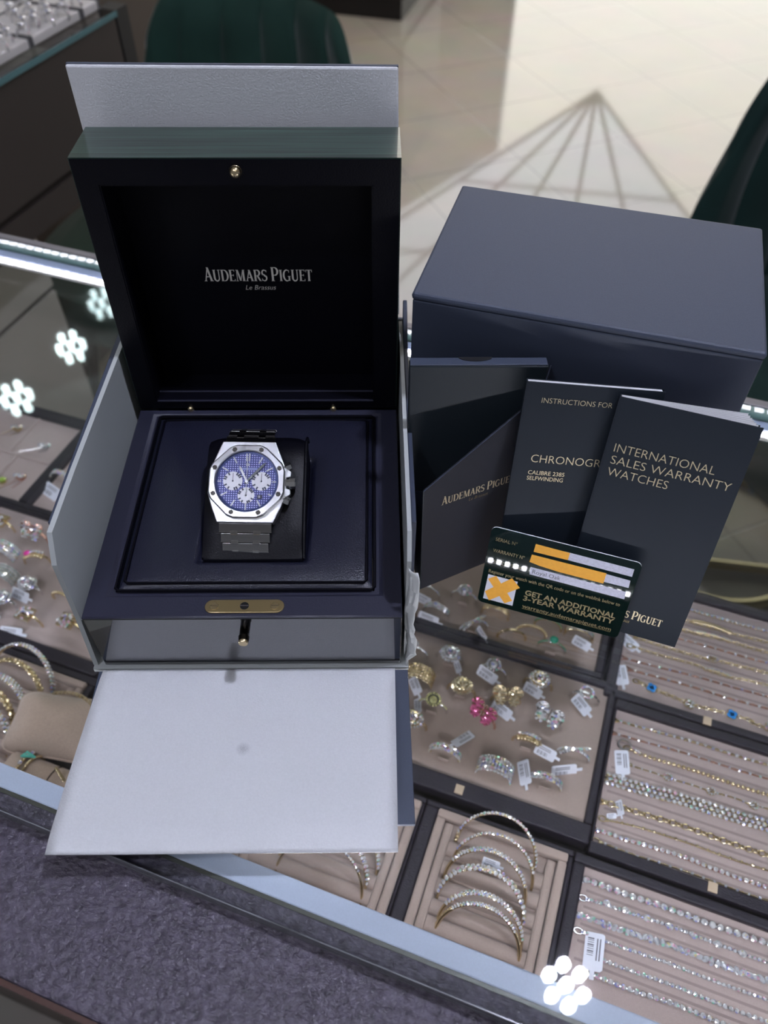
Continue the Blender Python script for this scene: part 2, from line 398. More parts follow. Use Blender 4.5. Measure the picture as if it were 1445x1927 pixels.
ceiling_lamp((-.42, -.42, 1.45), 'added seven-diode ceiling lamp, unseen behind the camera at left, lighting the white flap', 470, .3)  # added for its light, out of view and not mirrored
ceiling_lamp((-.994, 2.20, 1.45), 'seven-diode ceiling lamp mirrored beside the watch box lid, upper of the pair at left', 48, .5, True, .042)
ceiling_lamp((-1.112, 1.91, 1.45), 'seven-diode ceiling lamp mirrored at the left edge above the pendant tray', 52, .2, True, .042)
ceiling_lamp((-.94, 2.48, 1.45), 'ceiling lamp whose dim mirror image is half hidden by the box lid', 22, .3, True, .042)

# ------------------------------------------------------------------ the glass display counter
WOODD = pm('dark_ledge_veneer', (.090, .076, .108), .40, noise=(260, .45), bump=(420, .9, .0022, (.7, 1, 1)), spec=.6)
WOODE = pm('dark_brown_wood', (.075, .052, .042), .45, noise=(14, .3, (1, 12, 1)))
cnt = thing('display_counter', 'glass-topped jewelry counter with dark textured front ledge, holding the trays', 'counter', (0, 0, 0), (0, 0, PHI))
U0, U1 = -.56, .9
part('front_ledge', MB().box((U0, -.147, -.04), (U1, -.0745, -.0125)), WOODD, cnt, bevel=.002, smooth=None)
part('ledge_edging', MB().box((U0, -.1495, -.042), (U1, -.147, -.0135)), pm('reddish_edging', (.07, .03, .022), .4), cnt, smooth=None)
part('ledge_apron', MB().box((U0, -.14, -.93), (U1, -.08, -.042)), WOODE, cnt, smooth=None)
part('front_rail', MB().box((U0, -.0745, -.03), (U1, -.063, -.0125)), METALS, cnt, bevel=.0008, smooth=None)
part('front_rail_seam', MB().box((U0, -.0765, -.0124), (U1, -.0745, -.0120)), pm('olive_seam', (.10, .10, .085), .4, .3), cnt, smooth=None)
gl = part('glass_top', MB().box((U0, -.0863, -.0118), (U1, .3562, 0)), glass('counter_glass'), cnt, smooth=None)
part('glass_front_edge', MB().box((U0, -.0869, -.0116), (U1, -.0864, -.0004)), pm('polished_glass_edge', (.20, .21, .225), .15, 0, noise=(60, .5, (.6, 1, 40)), spec=.9), cnt, smooth=None)
part('glass_back_edge', MB().box((U0, .3563, -.0116), (U1, .3572, -.0004)), pm('green_glass_edge', (.07, .13, .12), .15), cnt, smooth=None)
part('back_rail', MB().box((U0, .3575, -.016), (U1, .3655, .0004)), pm('brushed_rail', (.26, .24, .25), .45, .2), cnt, bevel=.001, smooth=None)
part('back_strip', MB().box((U0, .3515, -.026), (U1, .3570, -.0165)), METALS, cnt, smooth=None)
part('back_reflector', MB().box((U0, .3475, -.0145), (U1, .357, -.0122)), pm('bluish_reflector', (.62, .68, .92), .4), cnt, smooth=None)
part('case_deck', MB().box((U0, -.0745, -.225), (U1, .345, -.214)), pm('case_deck_board', (.05, .045, .05), .5), cnt, smooth=None)
part('case_back_pane', MB().box((U0, .346, -.225), (U1, .350, -.016)), glass('case_back_glass', (.93, .96, .95), .035), cnt, smooth=None)
part('case_end_panel', MB().box((U1, -.147, -.93), (U1+.02, .366, -.0125)), WOODE, cnt, smooth=None)
part('case_back_base', MB().box((U0, .30, -.93), (U1, .345, -.225)), WOODE, cnt, smooth=None)
led = part('led_strip', MB().box((-.5, .3385, -.0150), (.55, .3475, -.0128)), pm('led_tape', (.75, .75, .72), .5), cnt, smooth=None)
dm = MB().box((-.0032, -.0022, 0), (.0032, .0022, .0009)).mesh('diode', None); EML = emission('strip_diode', (.92, .88, 1.0), 24.0)
for i in range(98):
    part('diode', dm, EML, led, loc=(-.45 + i*.0095, .3428, -.0128), smooth=None)
led = part('front_led_strip', MB().box((-.5, -.0640, -.046), (.6, -.0622, -.030)), MATS['led_tape'], cnt, smooth=None)
dm = MB().box((-.0016, 0, -.0014), (.0016, .0009, .0014)).mesh('diode', None); EMF = emission('front_strip_diode', (.92, .90, 1.0), 230.0)
for i in range(98):
    part('diode', dm, EMF, led, loc=(.04 + i*.0070, -.0622, -.040), smooth=None)
for i in range(40):
    part('diode', dm, EMF, led, loc=(-.10 - i*.0095, -.0622, -.040), smooth=None)

# ------------------------------------------------------------------ second counter, upper left
c2 = thing('display_counter', 'second counter at upper left, dark wood front, glass over white ring trays', 'counter', (0, 0, 0), (0, 0, PHI))
part('front_panel', MB().box((-.605, .39, -.150), (-.585, .925, -.008)).box((-.605, .39, -.2), (-.585, .925, -.160)).box((-.607, .39, -.162), (-.592, .925, -.148)), pm('brown_black_laminate', (.040, .031, .028), .5, noise=(3, .15)), c2, smooth=None)
part('recessed_base', MB().box((-.95, .1, -.945), (-.65, .70, -.34)).box((-.95, .1, -.33), (-.65, .70, -.2)), pm('taupe_laminate', (.60, .54, .48), .5), c2, smooth=None)
part('underside_shade', MB().box((-1.10, .70, -.945), (-1.06, .93, -.2)).box((-1.06, .70, -.24), (-.66, .93, -.205)), pm('shade_black', (.010, .009, .009), .6), c2, smooth=None)  # black panels stand in for the shadow under the counter
part('base_groove', MB().box((-.94, .1, -.341), (-.655, .699, -.329)), pm('groove_dark', (.02, .018, .016), .6), c2, smooth=None)
part('deck', MB().box((-1.6, .39, -.075), (-.605, .925, -.065)), pm('grey_deck', (.19, .185, .17), .5), c2, smooth=None)
part('glass_top', MB().box((-1.6, .39, -.006), (-.582, .928, 0)), glass('far_counter_glass', f0=.03), c2, smooth=None)
part('glass_edge', MB().box((-.5835, .39, -.0065), (-.5815, .9285, .0002)), pm('teal_glass_edge', (.10, .22, .235), .25), c2, smooth=None)
part('corner_post', MB().box((-.615, .93, -.93), (-.585, .96, 0)), pm('black_post', (.008, .009, .012), .4), c2, smooth=None)
rc_ = thing('wood_cabinet', 'dark brown wood cabinet beyond the far counter corner, left of the green chair', 'cabinet', (0, 0, 0), (0, 0, PHI))
part('cabinet_body', MB().box((-1.6, .965, -.87), (-1.03, 2.3, -.004)), pm('return_laminate', (.075, .055, .046), .5, noise=(3, .15)), rc_, bevel=.003, smooth=None)
part('cabinet_plinth', MB().box((-1.6, .98, -.95), (-1.06, 2.28, -.87)), WOODE, rc_, smooth=None)
part('wall_end', MB().box((-1.6, .39, -.93), (-1.10, .93, -.2)), WOODE, c2, smooth=None)

# far plinth
t = thing('display_plinth', 'black low plinth on the tan floor behind the green chair', 'plinth', (0.284, 4.06, -.95), (0, 0, radians(-16.5)))
part('base', MB().box((-1.0, 0, 0), (0, .8, .10)), pm('plinth_black', (.010, .008, .009), .5), t, smooth=None)
part('body', MB().box((-1.0, -.02, .10), (.02, .8, .8)), pm('plinth_brown', (.05, .035, .03), .5), t, smooth=None)

# ------------------------------------------------------------------ green velvet chairs
VEL = pm('green_velvet', (.024, .066, .052), .75, noise=(6, .25), sheen=.6, spec=.2)
VELD = pm('dark_green_velvet', (.010, .030, .027), .8, noise=(6, .25), sheen=.25, spec=.2)
LEGB = pm('dark_chair_leg', (.03, .022, .018), .4)
BRASS = pm('aged_brass', (.34, .28, .15), .4, .7)
def chair(loc, rot, label, vel, ring=False, nch=6, bw=.235, bh=.42):
    t = thing('velvet_chair', label, 'chair', loc, (0, 0, rot))
    # seat height .47, back rises behind it; chair faces local -y
    def outline(v):     # half width over height 0..1
        return bw*(.90 + .10*sin(pi*min(1, v*1.1)))*(1 - max(0, (v-.62)/.38)**2.6*.0)
    def surf(side):
        def fn(u, v):
            a = 2*u-1
            hw = outline(v)
            # rounded top corners
            zt = bh*(1 - .05*abs(a)**3 - .25*(max(0, abs(a)-.70)/.30)**2.6)
            x = hw*a*(1 - .05*v*abs(a))
            dep = .10*(a*a)
            rim = min(1, 6*min(1-abs(a), 1-v, .17+v))
            tuft = abs(sin(pi*nch*(u)))**.6
            y = -dep + (side*(.020 + (.014*tuft if side < 0 else 0))*sqrt(max(0, rim)))
            return Vector((x, y + .03*v, .43 + zt*v))
        return fn
    mb = MB(); mb.grid(surf(-1), 72, 22); mb.grid(surf(1), 72, 22)
    part('backrest', mb, vel, t, smooth=1.0)
    mb = MB()
    def seat(u, v):
        a = 2*pi*u; r = min(1, v*1.0)
        ex = .285*(abs(cos(a))**.7)*(1 if cos(a) > 0 else -1); ey = .33*(abs(sin(a))**.7)*(1 if sin(a) > 0 else -1)
        prof = [(0, .0), (.985, .0), (1.0, .02), (1.0, .055), (.97, .085), (.8, .098), (.0, .105)]
        i = min(5, int(v*6)); f = v*6 - i; rr = prof[i][0]*(1-f)+prof[i+1][0]*f; z = prof[i][1]*(1-f)+prof[i+1][1]*f
        return Vector((ex*rr, -.37 + ey*rr, .385 + z))
    mb.grid(seat, 40, 24)
    part('seat', mb, vel, t, smooth=1.0)
    for sx in (-1, 1):
        for sy in (-1, 1):
            part('leg', MB().tube([(sx*.17, -.36+sy*.18, .40), (sx*.235, -.36+sy*.24, 0.0)] if not ring else [(sx*.02-.21, -.37+sy*.02, .40), (sx*.02-.21, -.37+sy*.02, 0.02)], [.016, .011], 8), LEGB, t)
    if ring:
        part('base_ring', MB().torus((-.14, -.34, .013), .19, .012, 'z', 48, 8), BRASS, t)
        part('base_bar', MB().tube([(-.33, -.40, .013), (.05, -.46, .013)], .011, 8), BRASS, t)
chair((-.095, 1.665, -.95), radians(-21), 'green velvet chair with vertical channel tufting behind the open watch box', VEL, bw=.290, bh=.374)
chair((1.03, 1.20, -.95), radians(0), 'very dark green velvet chair at the right edge behind the navy carton', VELD, True, bw=.315, bh=.43)

# ------------------------------------------------------------------ watch box (lacquered wood, open)
W, D, Z0, ZT = .165, .1584, .004, .0519
wb = thing('watch_box', 'open black lacquered wooden watch box with navy leather interior', 'box', (0, 0, Z0))
GRAIN = pm('green_black_lacquered_wood', (.020, .046, .034), .3, noise=(60, .98, (.2, 20, 20)), coat=.7, coat_rough=.03, coat_ior=1.5)
part('body', MB().box((0, 0, 0), (W, D, .0462)), LACQ, wb, bevel=.0006, smooth=None)
# leather frame with an embossed valley round the pad
x0, x1, y0, y1 = .0140, .1506, .0165, .1515
def ring_rect(mb, ax0, ay0, ax1, ay1, bx0, by0, bx1, by1, za, zb):
    A = [(ax0,ay0,za),(ax1,ay0,za),(ax1,ay1,za),(ax0,ay1,za)]; B = [(bx0,by0,zb),(bx1,by0,zb),(bx1,by1,zb),(bx0,by1,zb)]
    mb.add(A+B, [(i, (i+1) % 4, (i+1) % 4+4, i+4) for i in range(4)])
mb = MB()
ring_rect(mb, 0, 0, W, D, 0, 0, W, D, .0464, .0472)
ring_rect(mb, 0, 0, W, D, .0007, .0007, W-.0007, D-.0007, .0472, .0478)
ring_rect(mb, .0007, .0007, W-.0007, D-.0007, x0-.0045, y0-.0040, x1+.0045, y1+.003, .0478, .0478)
ring_rect(mb, x0-.0045, y0-.0040, x1+.0045, y1+.003, x0-.0025, y0-.0022, x1+.0025, y1+.0015, .0478, .0468)
ring_rect(mb, x0-.0025, y0-.0022, x1+.0025, y1+.0015, x0, y0, x1, y1, .0468, .0468)
part('leather_frame', mb, LEATH, wb, smooth=1.2)
mb = MB()
def padf(u, v):
    e = lambda a: max(0, 1-abs(2*a-1)**8)
    X = x0+.0012+(x1-x0-.0024)*u; Y = y0+.0012+(y1-y0-.0024)*v
    inside = max(abs(X-.0845)-.0285, abs(Y-.0718)-.0366)
    h = .0042*(e(u)*e(v))**.5 * min(1, max(0, inside/.002))
    return Vector((X, Y, .0466 + h))
mb.grid(padf, 90, 90)
part('leather_pad', mb, LEATHP, wb, smooth=2.0)
for d_, zz in ((.0, .0482), (.0042, .0490)):
    P = [(x0+d_, y0+d_, zz), (x1-d_, y0+d_, zz), (x1-d_, y1-d_, zz), (x0+d_, y1-d_, zz)]
    pts = []
    for i in range(4):
        a = Vector(P[i]); b = Vector(P[(i+1) % 4])
        for f in (.012, .3, .6, .988): pts.append(a.lerp(b, f))
    part('pad_piping', MB().tube(pts, .0009, 6, True), LEATHB, wb)
# brass latch plate
lp = MB(); n = 12; cx0, cx1, cy, rr = .0667, .0997, .0062, .0041
pts = [(cx1 + rr*cos(a), cy + rr*sin(a), .0478) for a in [(-pi/2 + pi*i/n) for i in range(n+1)]] + [(cx0 + rr*cos(a), cy + rr*sin(a), .0478) for a in [(pi/2 + pi*i/n) for i in range(n+1)]]
plate = part('latch_plate', lp.prism(pts, (0, 0, .0009)), pm('latch_gold', (.66, .52, .28), .3, 1.0, bump=(300, .1, .0002, (.2, 8, 1))), wb, bevel=.0003)
for x in (cx0+.0008, cx1-.0008):
    part('screw', MB().lathe([(.0, .0), (.0023, 0), (.0023, .0004), (.0021, .0006), (0, .0006)], 18), GOLD, plate, loc=(x, cy, .0485))
    part('screw_slot', MB().box((-.0021, -.00025, 0), (.0021, .00025, .0002)), pm('slot_dark', (.10, .07, .03), .5), plate, loc=(x, cy, .0490), smooth=None)
part('latch_hole', MB().lathe([(0, 0), (.0023, 0), (.0023, .0002), (0, .0002)], 18), pm('hole_black', (.003, .003, .004), .4), plate, loc=(.0832, cy, .0487))
part('latch_bar', MB().box((-.0021, -.0003, 0), (.0021, .0003, .0003)), pm('latch_bar_grey', (.35, .32, .35), .3, 1), plate, loc=(.0832, cy, .0489), smooth=None)
# push button on the front
Mx = Matrix.Translation((.0826, 0, .0368)) @ Matrix.Rotation(pi/2, 4, 'X')
pb = part('push_button', MB().lathe([(0, 0), (.0026, 0), (.0026, .0045), (.0029, .005), (.0027, .0078), (0, .0078)], 20, Mx), pm('gunmetal', (.05, .045, .04), .15, 1.0), wb)
part('button_cap', MB().lathe([(0, .0078), (.0026, .0078), (.0026, .0088), (.0023, .0093), (0, .0093)], 20, Mx), GOLD, pb)
# lid
TH = .02683; LL, TT = .1606, .0375
lid = MB(); rx0, rx1, rz0, rz1, dp = .0120, .1508, .0056, .1472, .028
lid.box((0, .0008, 0), (rx0, TT, LL)).box((rx1, .0008, 0), (W, TT, LL)).box((rx0, .0008, 0), (rx1, TT, rz0)).box((rx0, .0008, rz1), (rx1, TT, LL)).box((rx0, dp, rz0), (rx1, TT, rz1))
lo = part('lid', lid, GRAIN, wb, loc=(0, D, .0487), rot=(-TH, 0, 0), smooth=None)
mb = MB()
def rq(mb, a, b): # front rim face strips
    mb.box((a[0], 0, a[1]), (b[0], .0008, b[1]))
rq(mb, (.0006, .0006), (rx0, LL-.0006)); rq(mb, (rx1, .0006), (W-.0006, LL-.0006)); rq(mb, (rx0, .0006), (rx1, rz0)); rq(mb, (rx0, rz1), (rx1, LL-.0006))
part('lid_rim_leather', mb, LEATHB, lo, smooth=None)
mb = MB(); mb.box((rx0, dp-.0008, rz0), (rx1, dp, rz1)).box((rx0, .0004, rz0), (rx0+.0008, dp, rz1)).box((rx1-.0008, .0004, rz0), (rx1, dp, rz1)).box((rx0, .0004, rz0), (rx1, dp, rz0+.0008)).box((rx0, .0004, rz1-.0008), (rx1, dp, rz1))
part('lid_lining', mb, LEATHB, lo, smooth=None)
for yy, zz in ((.0008, rz0), (.0090, rz0+.0009)):
    part('lining_seam', MB().tube([(rx0+.0006, yy, zz+.0004), (rx1-.0006, yy, zz+.0004)], .0006, 6), LEATH, lo)
me = serif_mesh(HOUSE, .0503, -.0, .1146, .0075)
for v in me.vertices: v.co = Vector((v.co.x, dp-.0012, .0760 + v.co.y*1.0))
part('lid_lettering', me, FOILS, lo, smooth=None)
me = text_mesh('Le Brassus', 1.0, .28, 1.0, -.01)
xs = [v.co.x for v in me.vertices]; kx = .0182/(max(xs)-min(xs))
for v in me.vertices: v.co = Vector((.0740 + (v.co.x-min(xs))*kx, dp-.0012, .0702 + v.co.y*.0046))
part('lid_place_lettering', me, FOILS, lo, smooth=None)
part('gold_stud', MB().ball((.0821, -.0006, .1541), .0030, 16, 10), GOLD, lo)
part('gold_stud_collar', MB().torus((.0821, 0, .1541), .0026, .0006, 'y', 20, 6), GOLD, lo)
for x in (.0330, .1245):
    hb_ = part('hinge_pin', MB().ball((x, D-.0005, .0492), .0021, 12, 8, sz=1.0), GOLD, wb)
    part('hinge_post', MB().tube([(x, D-.0008, .0465), (x, D-.0008, .0490)], .0012, 8), GOLD, hb_)

# ------------------------------------------------------------------ watch cushion and watch
wc = thing('watch_cushion', 'black leather watch cushion set in the navy pad of the box', 'cushion', (.0845, .0700, .0508))
prof = []          # (y, z) outline, wedge rising to the back
for y, z in ((-.0335, .0002), (-.0335, .0020), (-.0290, .0050), (-.0240, .0084), (-.0185, .0112), (-.008, .0158), (.006, .0220), (.020, .0272), (.030, .0290), (.0352, .0270), (.0372, .0215), (.0372, .003), (.036, .0)): prof.append((y, z))
mb = MB(); hw = .0278
nx = 12
def cush(i):
    a = -1 + 2*i/nx
    inset = .0022*(abs(a)**8)
    return a*hw, inset
rows = []
for i in range(nx+1):
    x, ins = cush(i)
    rows.append([(x, y*(1-ins*16), max(.0, z - ins*(1 if z > .004 else 0)*.9)) for y, z in prof])
vs = [p for r in rows for p in r]; m_ = len(prof)
fs = [(i*m_+k, (i+1)*m_+k, (i+1)*m_+(k+1) % m_, i*m_+(k+1) % m_) for i in range(nx) for k in range(m_)]
fs += [tuple(range(m_)), tuple(nx*m_+k for k in range(m_))[::-1]]
mb.add(vs, fs)
part('cushion_body', mb, LEATHB, wc, smooth=.9)
part('cushion_welt', MB().tube([(-hw+.001, -.0330, .0010), (hw-.001, -.0330, .0010)], .0011, 6), LEATHB, wc)
part('cushion_side_welt', MB().tube([(hw, y*.99, z) for y, z in prof[1:11]], .0009, 6), LEATHB, wc)

TILT = radians(27)
wt = thing('wristwatch', 'steel octagonal chronograph wristwatch with blue dial strapped round the black cushion', 'watch', (.0813, .0693, .0795), (TILT, 0, radians(-1.5)))
s_ = .00104           # one millimetre of the watch
def mm(*a): return tuple(x*s_ for x in a)
# case: barrel shaped plate with lugs; dial plane is z = 0
out = [(-14.2, 22.6), (13.8, 22.6), (17.6, 13.5), (20.4, 6), (20.6, -6), (18.2, -13.5), (14.6, -21.8), (-14.8, -21.8), (-18.2, -13.5), (-20.6, -6), (-20.4, 6), (-17.6, 13.5)]
case = MB().prism([mm(x, y, -7.0) for x, y in out], mm(0, 0, 5.5))
part('case', case, STEELB, wt, bevel=.0005, smooth=None)
def octo(R, z, rot=pi/8): return [mm(R*cos(rot+i*pi/4), R*sin(rot+i*pi/4), z) for i in range(8)]
def ring_oct(mb, profile, nseg=64, inner=16.6):
    rows = []
    for R, z, sq in profile:
        row = []
        for i in range(nseg):
            a = 2*pi*i/nseg
            d = ((a + pi/8) % (pi/4)) - pi/8     # distance from facet centre
            ro = R/cos(d) if sq else R
            if sq: ro = min(ro, R*1.045)
            row.append(mm(ro*cos(a+pi/8-pi/8), ro*sin(a+pi/8-pi/8), z))
        rows.append(row)
    vs = [p for r in rows for p in r]
    fs = [(j*nseg+i, j*nseg+(i+1) % nseg, (j+1)*nseg+(i+1) % nseg, (j+1)*nseg+i) for j in range(len(rows)-1) for i in range(nseg)]
    mb.add(vs, fs)
bz = MB(); ring_oct(bz, [(19.9, -1.6, 1), (19.9, .6, 1), (19.2, 1.5, 1), (16.9, 1.7, 0), (16.5, 1.2, 0), (16.5, -.4, 0)], 64)
bez = part('bezel', bz, STEELB, wt, smooth=.25)
e_ = MB(); ring_oct(e_, [(19.93, .55, 1), (19.22, 1.46, 1)], 64)
part('bezel_bevel', e_, POL, bez, smooth=.25)
for i in range(8):
    a = pi/8 + i*pi/4
    sw = part('bezel_screw', MB().lathe([(0, 0), (1.35*s_, 0), (1.35*s_, .25*s_), (1.2*s_, .34*s_), (0, .34*s_)], 6), POL, bez, loc=mm(18.35*cos(a), 18.35*sin(a), 1.5), rot=(0, 0, a+.3))
    part('slot', MB().box(mm(-1.1, -.17, .30), mm(1.1, .17, .37), Matrix.Translation(mm(18.35*cos(a), 18.35*sin(a), 1.5)) @ Matrix.Rotation(a+.3, 4, 'Z')), pm('screw_slot_dark', (.05, .05, .06), .4), bez, smooth=None)
def dial_mat():
    m = bpy.data.materials.new('blue_waffle_dial'); m.use_nodes = True; nt = m.node_tree; L = nt.links.new; b = nt.nodes['Principled BSDF']
    tc = nt.nodes.new('ShaderNodeTexCoord'); sx = nt.nodes.new('ShaderNodeSeparateXYZ'); L(tc.outputs['Object'], sx.inputs[0])
    def frac(o):
        a = nt.nodes.new('ShaderNodeMath'); a.operation = 'MULTIPLY'; L(o, a.inputs[0]); a.inputs[1].default_value = 780
        f = nt.nodes.new('ShaderNodeMath'); f.operation = 'FRACT'; L(a.outputs[0], f.inputs[0])
        g = nt.nodes.new('ShaderNodeMath'); g.operation = 'GREATER_THAN'; L(f.outputs[0], g.inputs[0]); g.inputs[1].default_value = .46
        return g.outputs[0]
    mu = nt.nodes.new('ShaderNodeMath'); mu.operation = 'MULTIPLY'; L(frac(sx.outputs[0]), mu.inputs[0]); L(frac(sx.outputs[1]), mu.inputs[1])
    mx = nt.nodes.new('ShaderNodeMix'); mx.data_type = 'RGBA'; L(mu.outputs[0], mx.inputs[0]); mx.inputs[6].default_value = (.04, .05, .22, 1); mx.inputs[7].default_value = (.52, .54, .90, 1)
    L(mx.outputs[2], b.inputs['Base Color']); b.inputs['Metallic'].default_value = .3; b.inputs['Roughness'].default_value = .32
    bp = nt.nodes.new('ShaderNodeBump'); bp.inputs['Strength'].default_value = .5; bp.inputs['Distance'].default_value = .0002; L(mu.outputs[0], bp.inputs['Height']); L(bp.outputs['Normal'], b.inputs['Normal'])
    return m
dl = part('dial', MB().lathe([(0, -.6*s_), (16.55*s_, -.6*s_), (16.55*s_, -.3*s_), (0, -.3*s_)], 48), dial_mat(), wt, smooth=None)
part('minute_track', MB().lathe([(15.2*s_, -.28*s_), (16.4*s_, -.2*s_), (16.4*s_, -.1*s_), (15.2*s_, -.2*s_)], 48, None, False), pm('track_blue', (.03, .05, .18), .3, .3), dl, smooth=None)
SILV = pm('silver_subdial', (.78, .78, .82), .4, .35); HANDM = pm('hand_steel', (.84, .85, .88), .25, .35)
DKB = pm('dark_subdial_sector', (.05, .06, .10), .4)
def subdial(cx, cy, R, name):
    sd = part('subdial', MB().lathe([(0, 0), (R*s_, 0), (R*s_, .14*s_), (R*.7*s_, .14*s_), (R*.68*s_, .07*s_), (0, .07*s_)], 32), SILV, dl, loc=mm(cx, cy, -.28))
    mk = MB()
    for i in range(24):
        if i % 6 in (1, 2, 4, 5) and i % 2 == 0 or i % 8 == 3:
            a = 2*pi*i/24; Mr = Matrix.Rotation(a, 4, 'Z'); mk.box(mm(R*.70, -.42, .145), mm(R*.99, .42, .17), Mr)
    part('subdial_marks', mk, DKB, dl, loc=mm(cx, cy, -.28), smooth=None)
    part('subdial_hand', MB().box(mm(-.13, -.5, .2), mm(.13, R*.85, .3)).ball(mm(0, 0, .25), .45*s_, 10, 6), pm('subhand_dark', (.12, .12, .16), .3, .5), dl, loc=mm(cx, cy, -.28), smooth=None)
subdial(-7.4, .3, 5.1, 'l'); subdial(7.6, .3, 5.1, 'r'); subdial(-.1, -7.4, 4.4, 'b')
IDX = MB()
for i in range(12):
    a = pi/2 - i*pi/6; Mr = Matrix.Rotation(a, 4, 'Z')
    if i == 0:
        for d in (-.75, .75): IDX.box(mm(11.2, d-.32, -.25), mm(15.4, d+.32, .15), Mr)
    elif i in (3, 9): IDX.box(mm(13.4, -.3, -.25), mm(15.4, .3, .15), Mr)
    elif i == 4: IDX.box(mm(13.2, -.35, -.25), mm(15.3, .35, .15), Mr)
    else: IDX.box(mm(11.6, -.35, -.25), mm(15.4, .35, .15), Mr)
part('hour_markers', IDX, HANDM, dl, smooth=None)
part('maker_emblem', MB().box(mm(-.9, 8.6, -.28), mm(-.15, 10, -.1)).box(mm(.15, 8.6, -.28), mm(.9, 10, -.1)), HANDM, dl, smooth=None)
part('maker_plaque', MB().box(mm(-5.2, 6.4, -.28), mm(5.2, 7.6, -.2)), pm('plaque_blue', (.30, .34, .62), .3, .6), dl, smooth=None)
dw = part('date_window', MB().box(mm(5.8, -9.3, -.28), mm(8.4, -7.1, -.1)), pm('date_dark', (.02, .025, .06), .3), dl, smooth=None)
text_fit('date_numeral', '8', .0066, -.00915, .0077, .0014, PAPERW, dl, z=-.00004)
def hand(name, ang, L0, L1, w, z, mat):
    a = pi/2 - radians(ang)
    part(name, MB().prism([mm(-L0, -w*.7, z), mm(L1*.82, -w, z), mm(L1, 0, z), mm(L1*.82, w, z), mm(-L0, w*.7, z)], mm(0, 0, .22), Matrix.Rotation(a, 4, 'Z')), mat, dl, smooth=None)
hand('hour_hand', -27, 1.5, 9.6, .62, .2, HANDM); hand('minute_hand', 43, 1.5, 14.4, .62, .5, pm('minute_hand_steel', (.42, .46, .48), .2, 1))
hand('seconds_hand', 0, 6.0, 13.8, .18, .8, HANDM)
part('hand_cap', MB().lathe([(0, .2*s_), (.85*s_, .2*s_), (.85*s_, 1.1*s_), (0, 1.2*s_)], 14), HANDM, dl)
part('crystal', MB().lathe([(0, 1.15*s_), (16.4*s_, 1.15*s_), (16.4*s_, 1.4*s_), (0, 1.4*s_)], 48), glass('sapphire', (1, 1, 1), .035), wt, smooth=None)
Ry = Matrix.Rotation(pi/2, 4, 'Y')
def side(name, y, r, x0_, x1_, n, z=-3.8, ang=0):
    Mt = Matrix.Translation(mm(0, 0, z)) @ Matrix.Rotation(radians(ang), 4, 'Z') @ Matrix.Translation(mm(x0_, y, 0)) @ Ry
    L = (x1_-x0_)*s_
    return part(name, MB().lathe([(0, 0), (r*.8*s_, 0), (r*.8*s_, L*.4), (r*s_, L*.42), (r*s_, L*.92), (r*.85*s_, L), (0, L)], n, Mt), STEEL, wt, smooth=.3)
side('crown', .2, 3.1, 19.5, 25.6, 8, -3.2)
side('chronograph_pusher', 0, 2.3, 19.5, 24.6, 6, -3.2, 24); side('chronograph_pusher', 0, 2.3, 19.5, 24.6, 6, -3.2, -24)
part('crown_guard', MB().prism([mm(19, 2.6, -5.2), mm(22.6, 3.4, -5.2), mm(22.9, 6.2, -5.2), mm(19, 8.6, -5.2)], mm(0, 0, 3.6)), STEELB, wt, bevel=.0003, smooth=None)
part('crown_guard', MB().prism([mm(19, -2.6, -5.2), mm(22.6, -3.4, -5.2), mm(22.9, -6.2, -5.2), mm(19, -8.6, -5.2)], mm(0, 0, 3.6)), STEELB, wt, bevel=.0003, smooth=None)
# bracelet, laid along the cushion: (y, z) centre of each link in watch axes, angle, width
def links(seq):
    for y, z, an, wd, ln in seq:
        Mt = Matrix.Translation(mm(0, y, z)) @ Matrix.Rotation(radians(an), 4, 'X')
        h = wd/2
        lk = part('bracelet_link', MB().box(mm(-h, -ln/2, -1.6), mm(h, ln/2, 0), Mt), pm('link_steel', (.62, .62, .64), .14, 1.0), wt, bevel=.0003, smooth=None)
        part('link_bevel', MB().box(mm(-h, -ln/2-.12, -.5), mm(h, -ln/2+.18, .06), Mt) if y < 0 else MB().box(mm(-h, ln/2-.18, -.5), mm(h, ln/2+.12, .06), Mt), POL, lk, smooth=None)
        for x in (-h*.44, h*.44):
            sgn = -1 if y < 0 else 1
            part('link_stud', MB().box(mm(x-h*.15, sgn*(ln/2-.9), -1.5), mm(x+h*.15, sgn*(ln/2+1.35), .1), Mt), POL, lk, bevel=.0003, smooth=None)
links([(-24.2, -3.0, 22, 27.4, 4.7), (-29.0, -5.0, 24, 25.6, 4.7), (-33.8, -7.2, 24, 24.2, 4.7), (-38.0, -9.6, 34, 23.2, 4.2)])
links([(24.6, -4.4, -24, 26.4, 4.2), (29.0, -7.2, -42, 25.0, 4.2), (32.2, -11.0, -60, 24.0, 4.2), (34.0, -15.6, -78, 23.2, 4.2)])

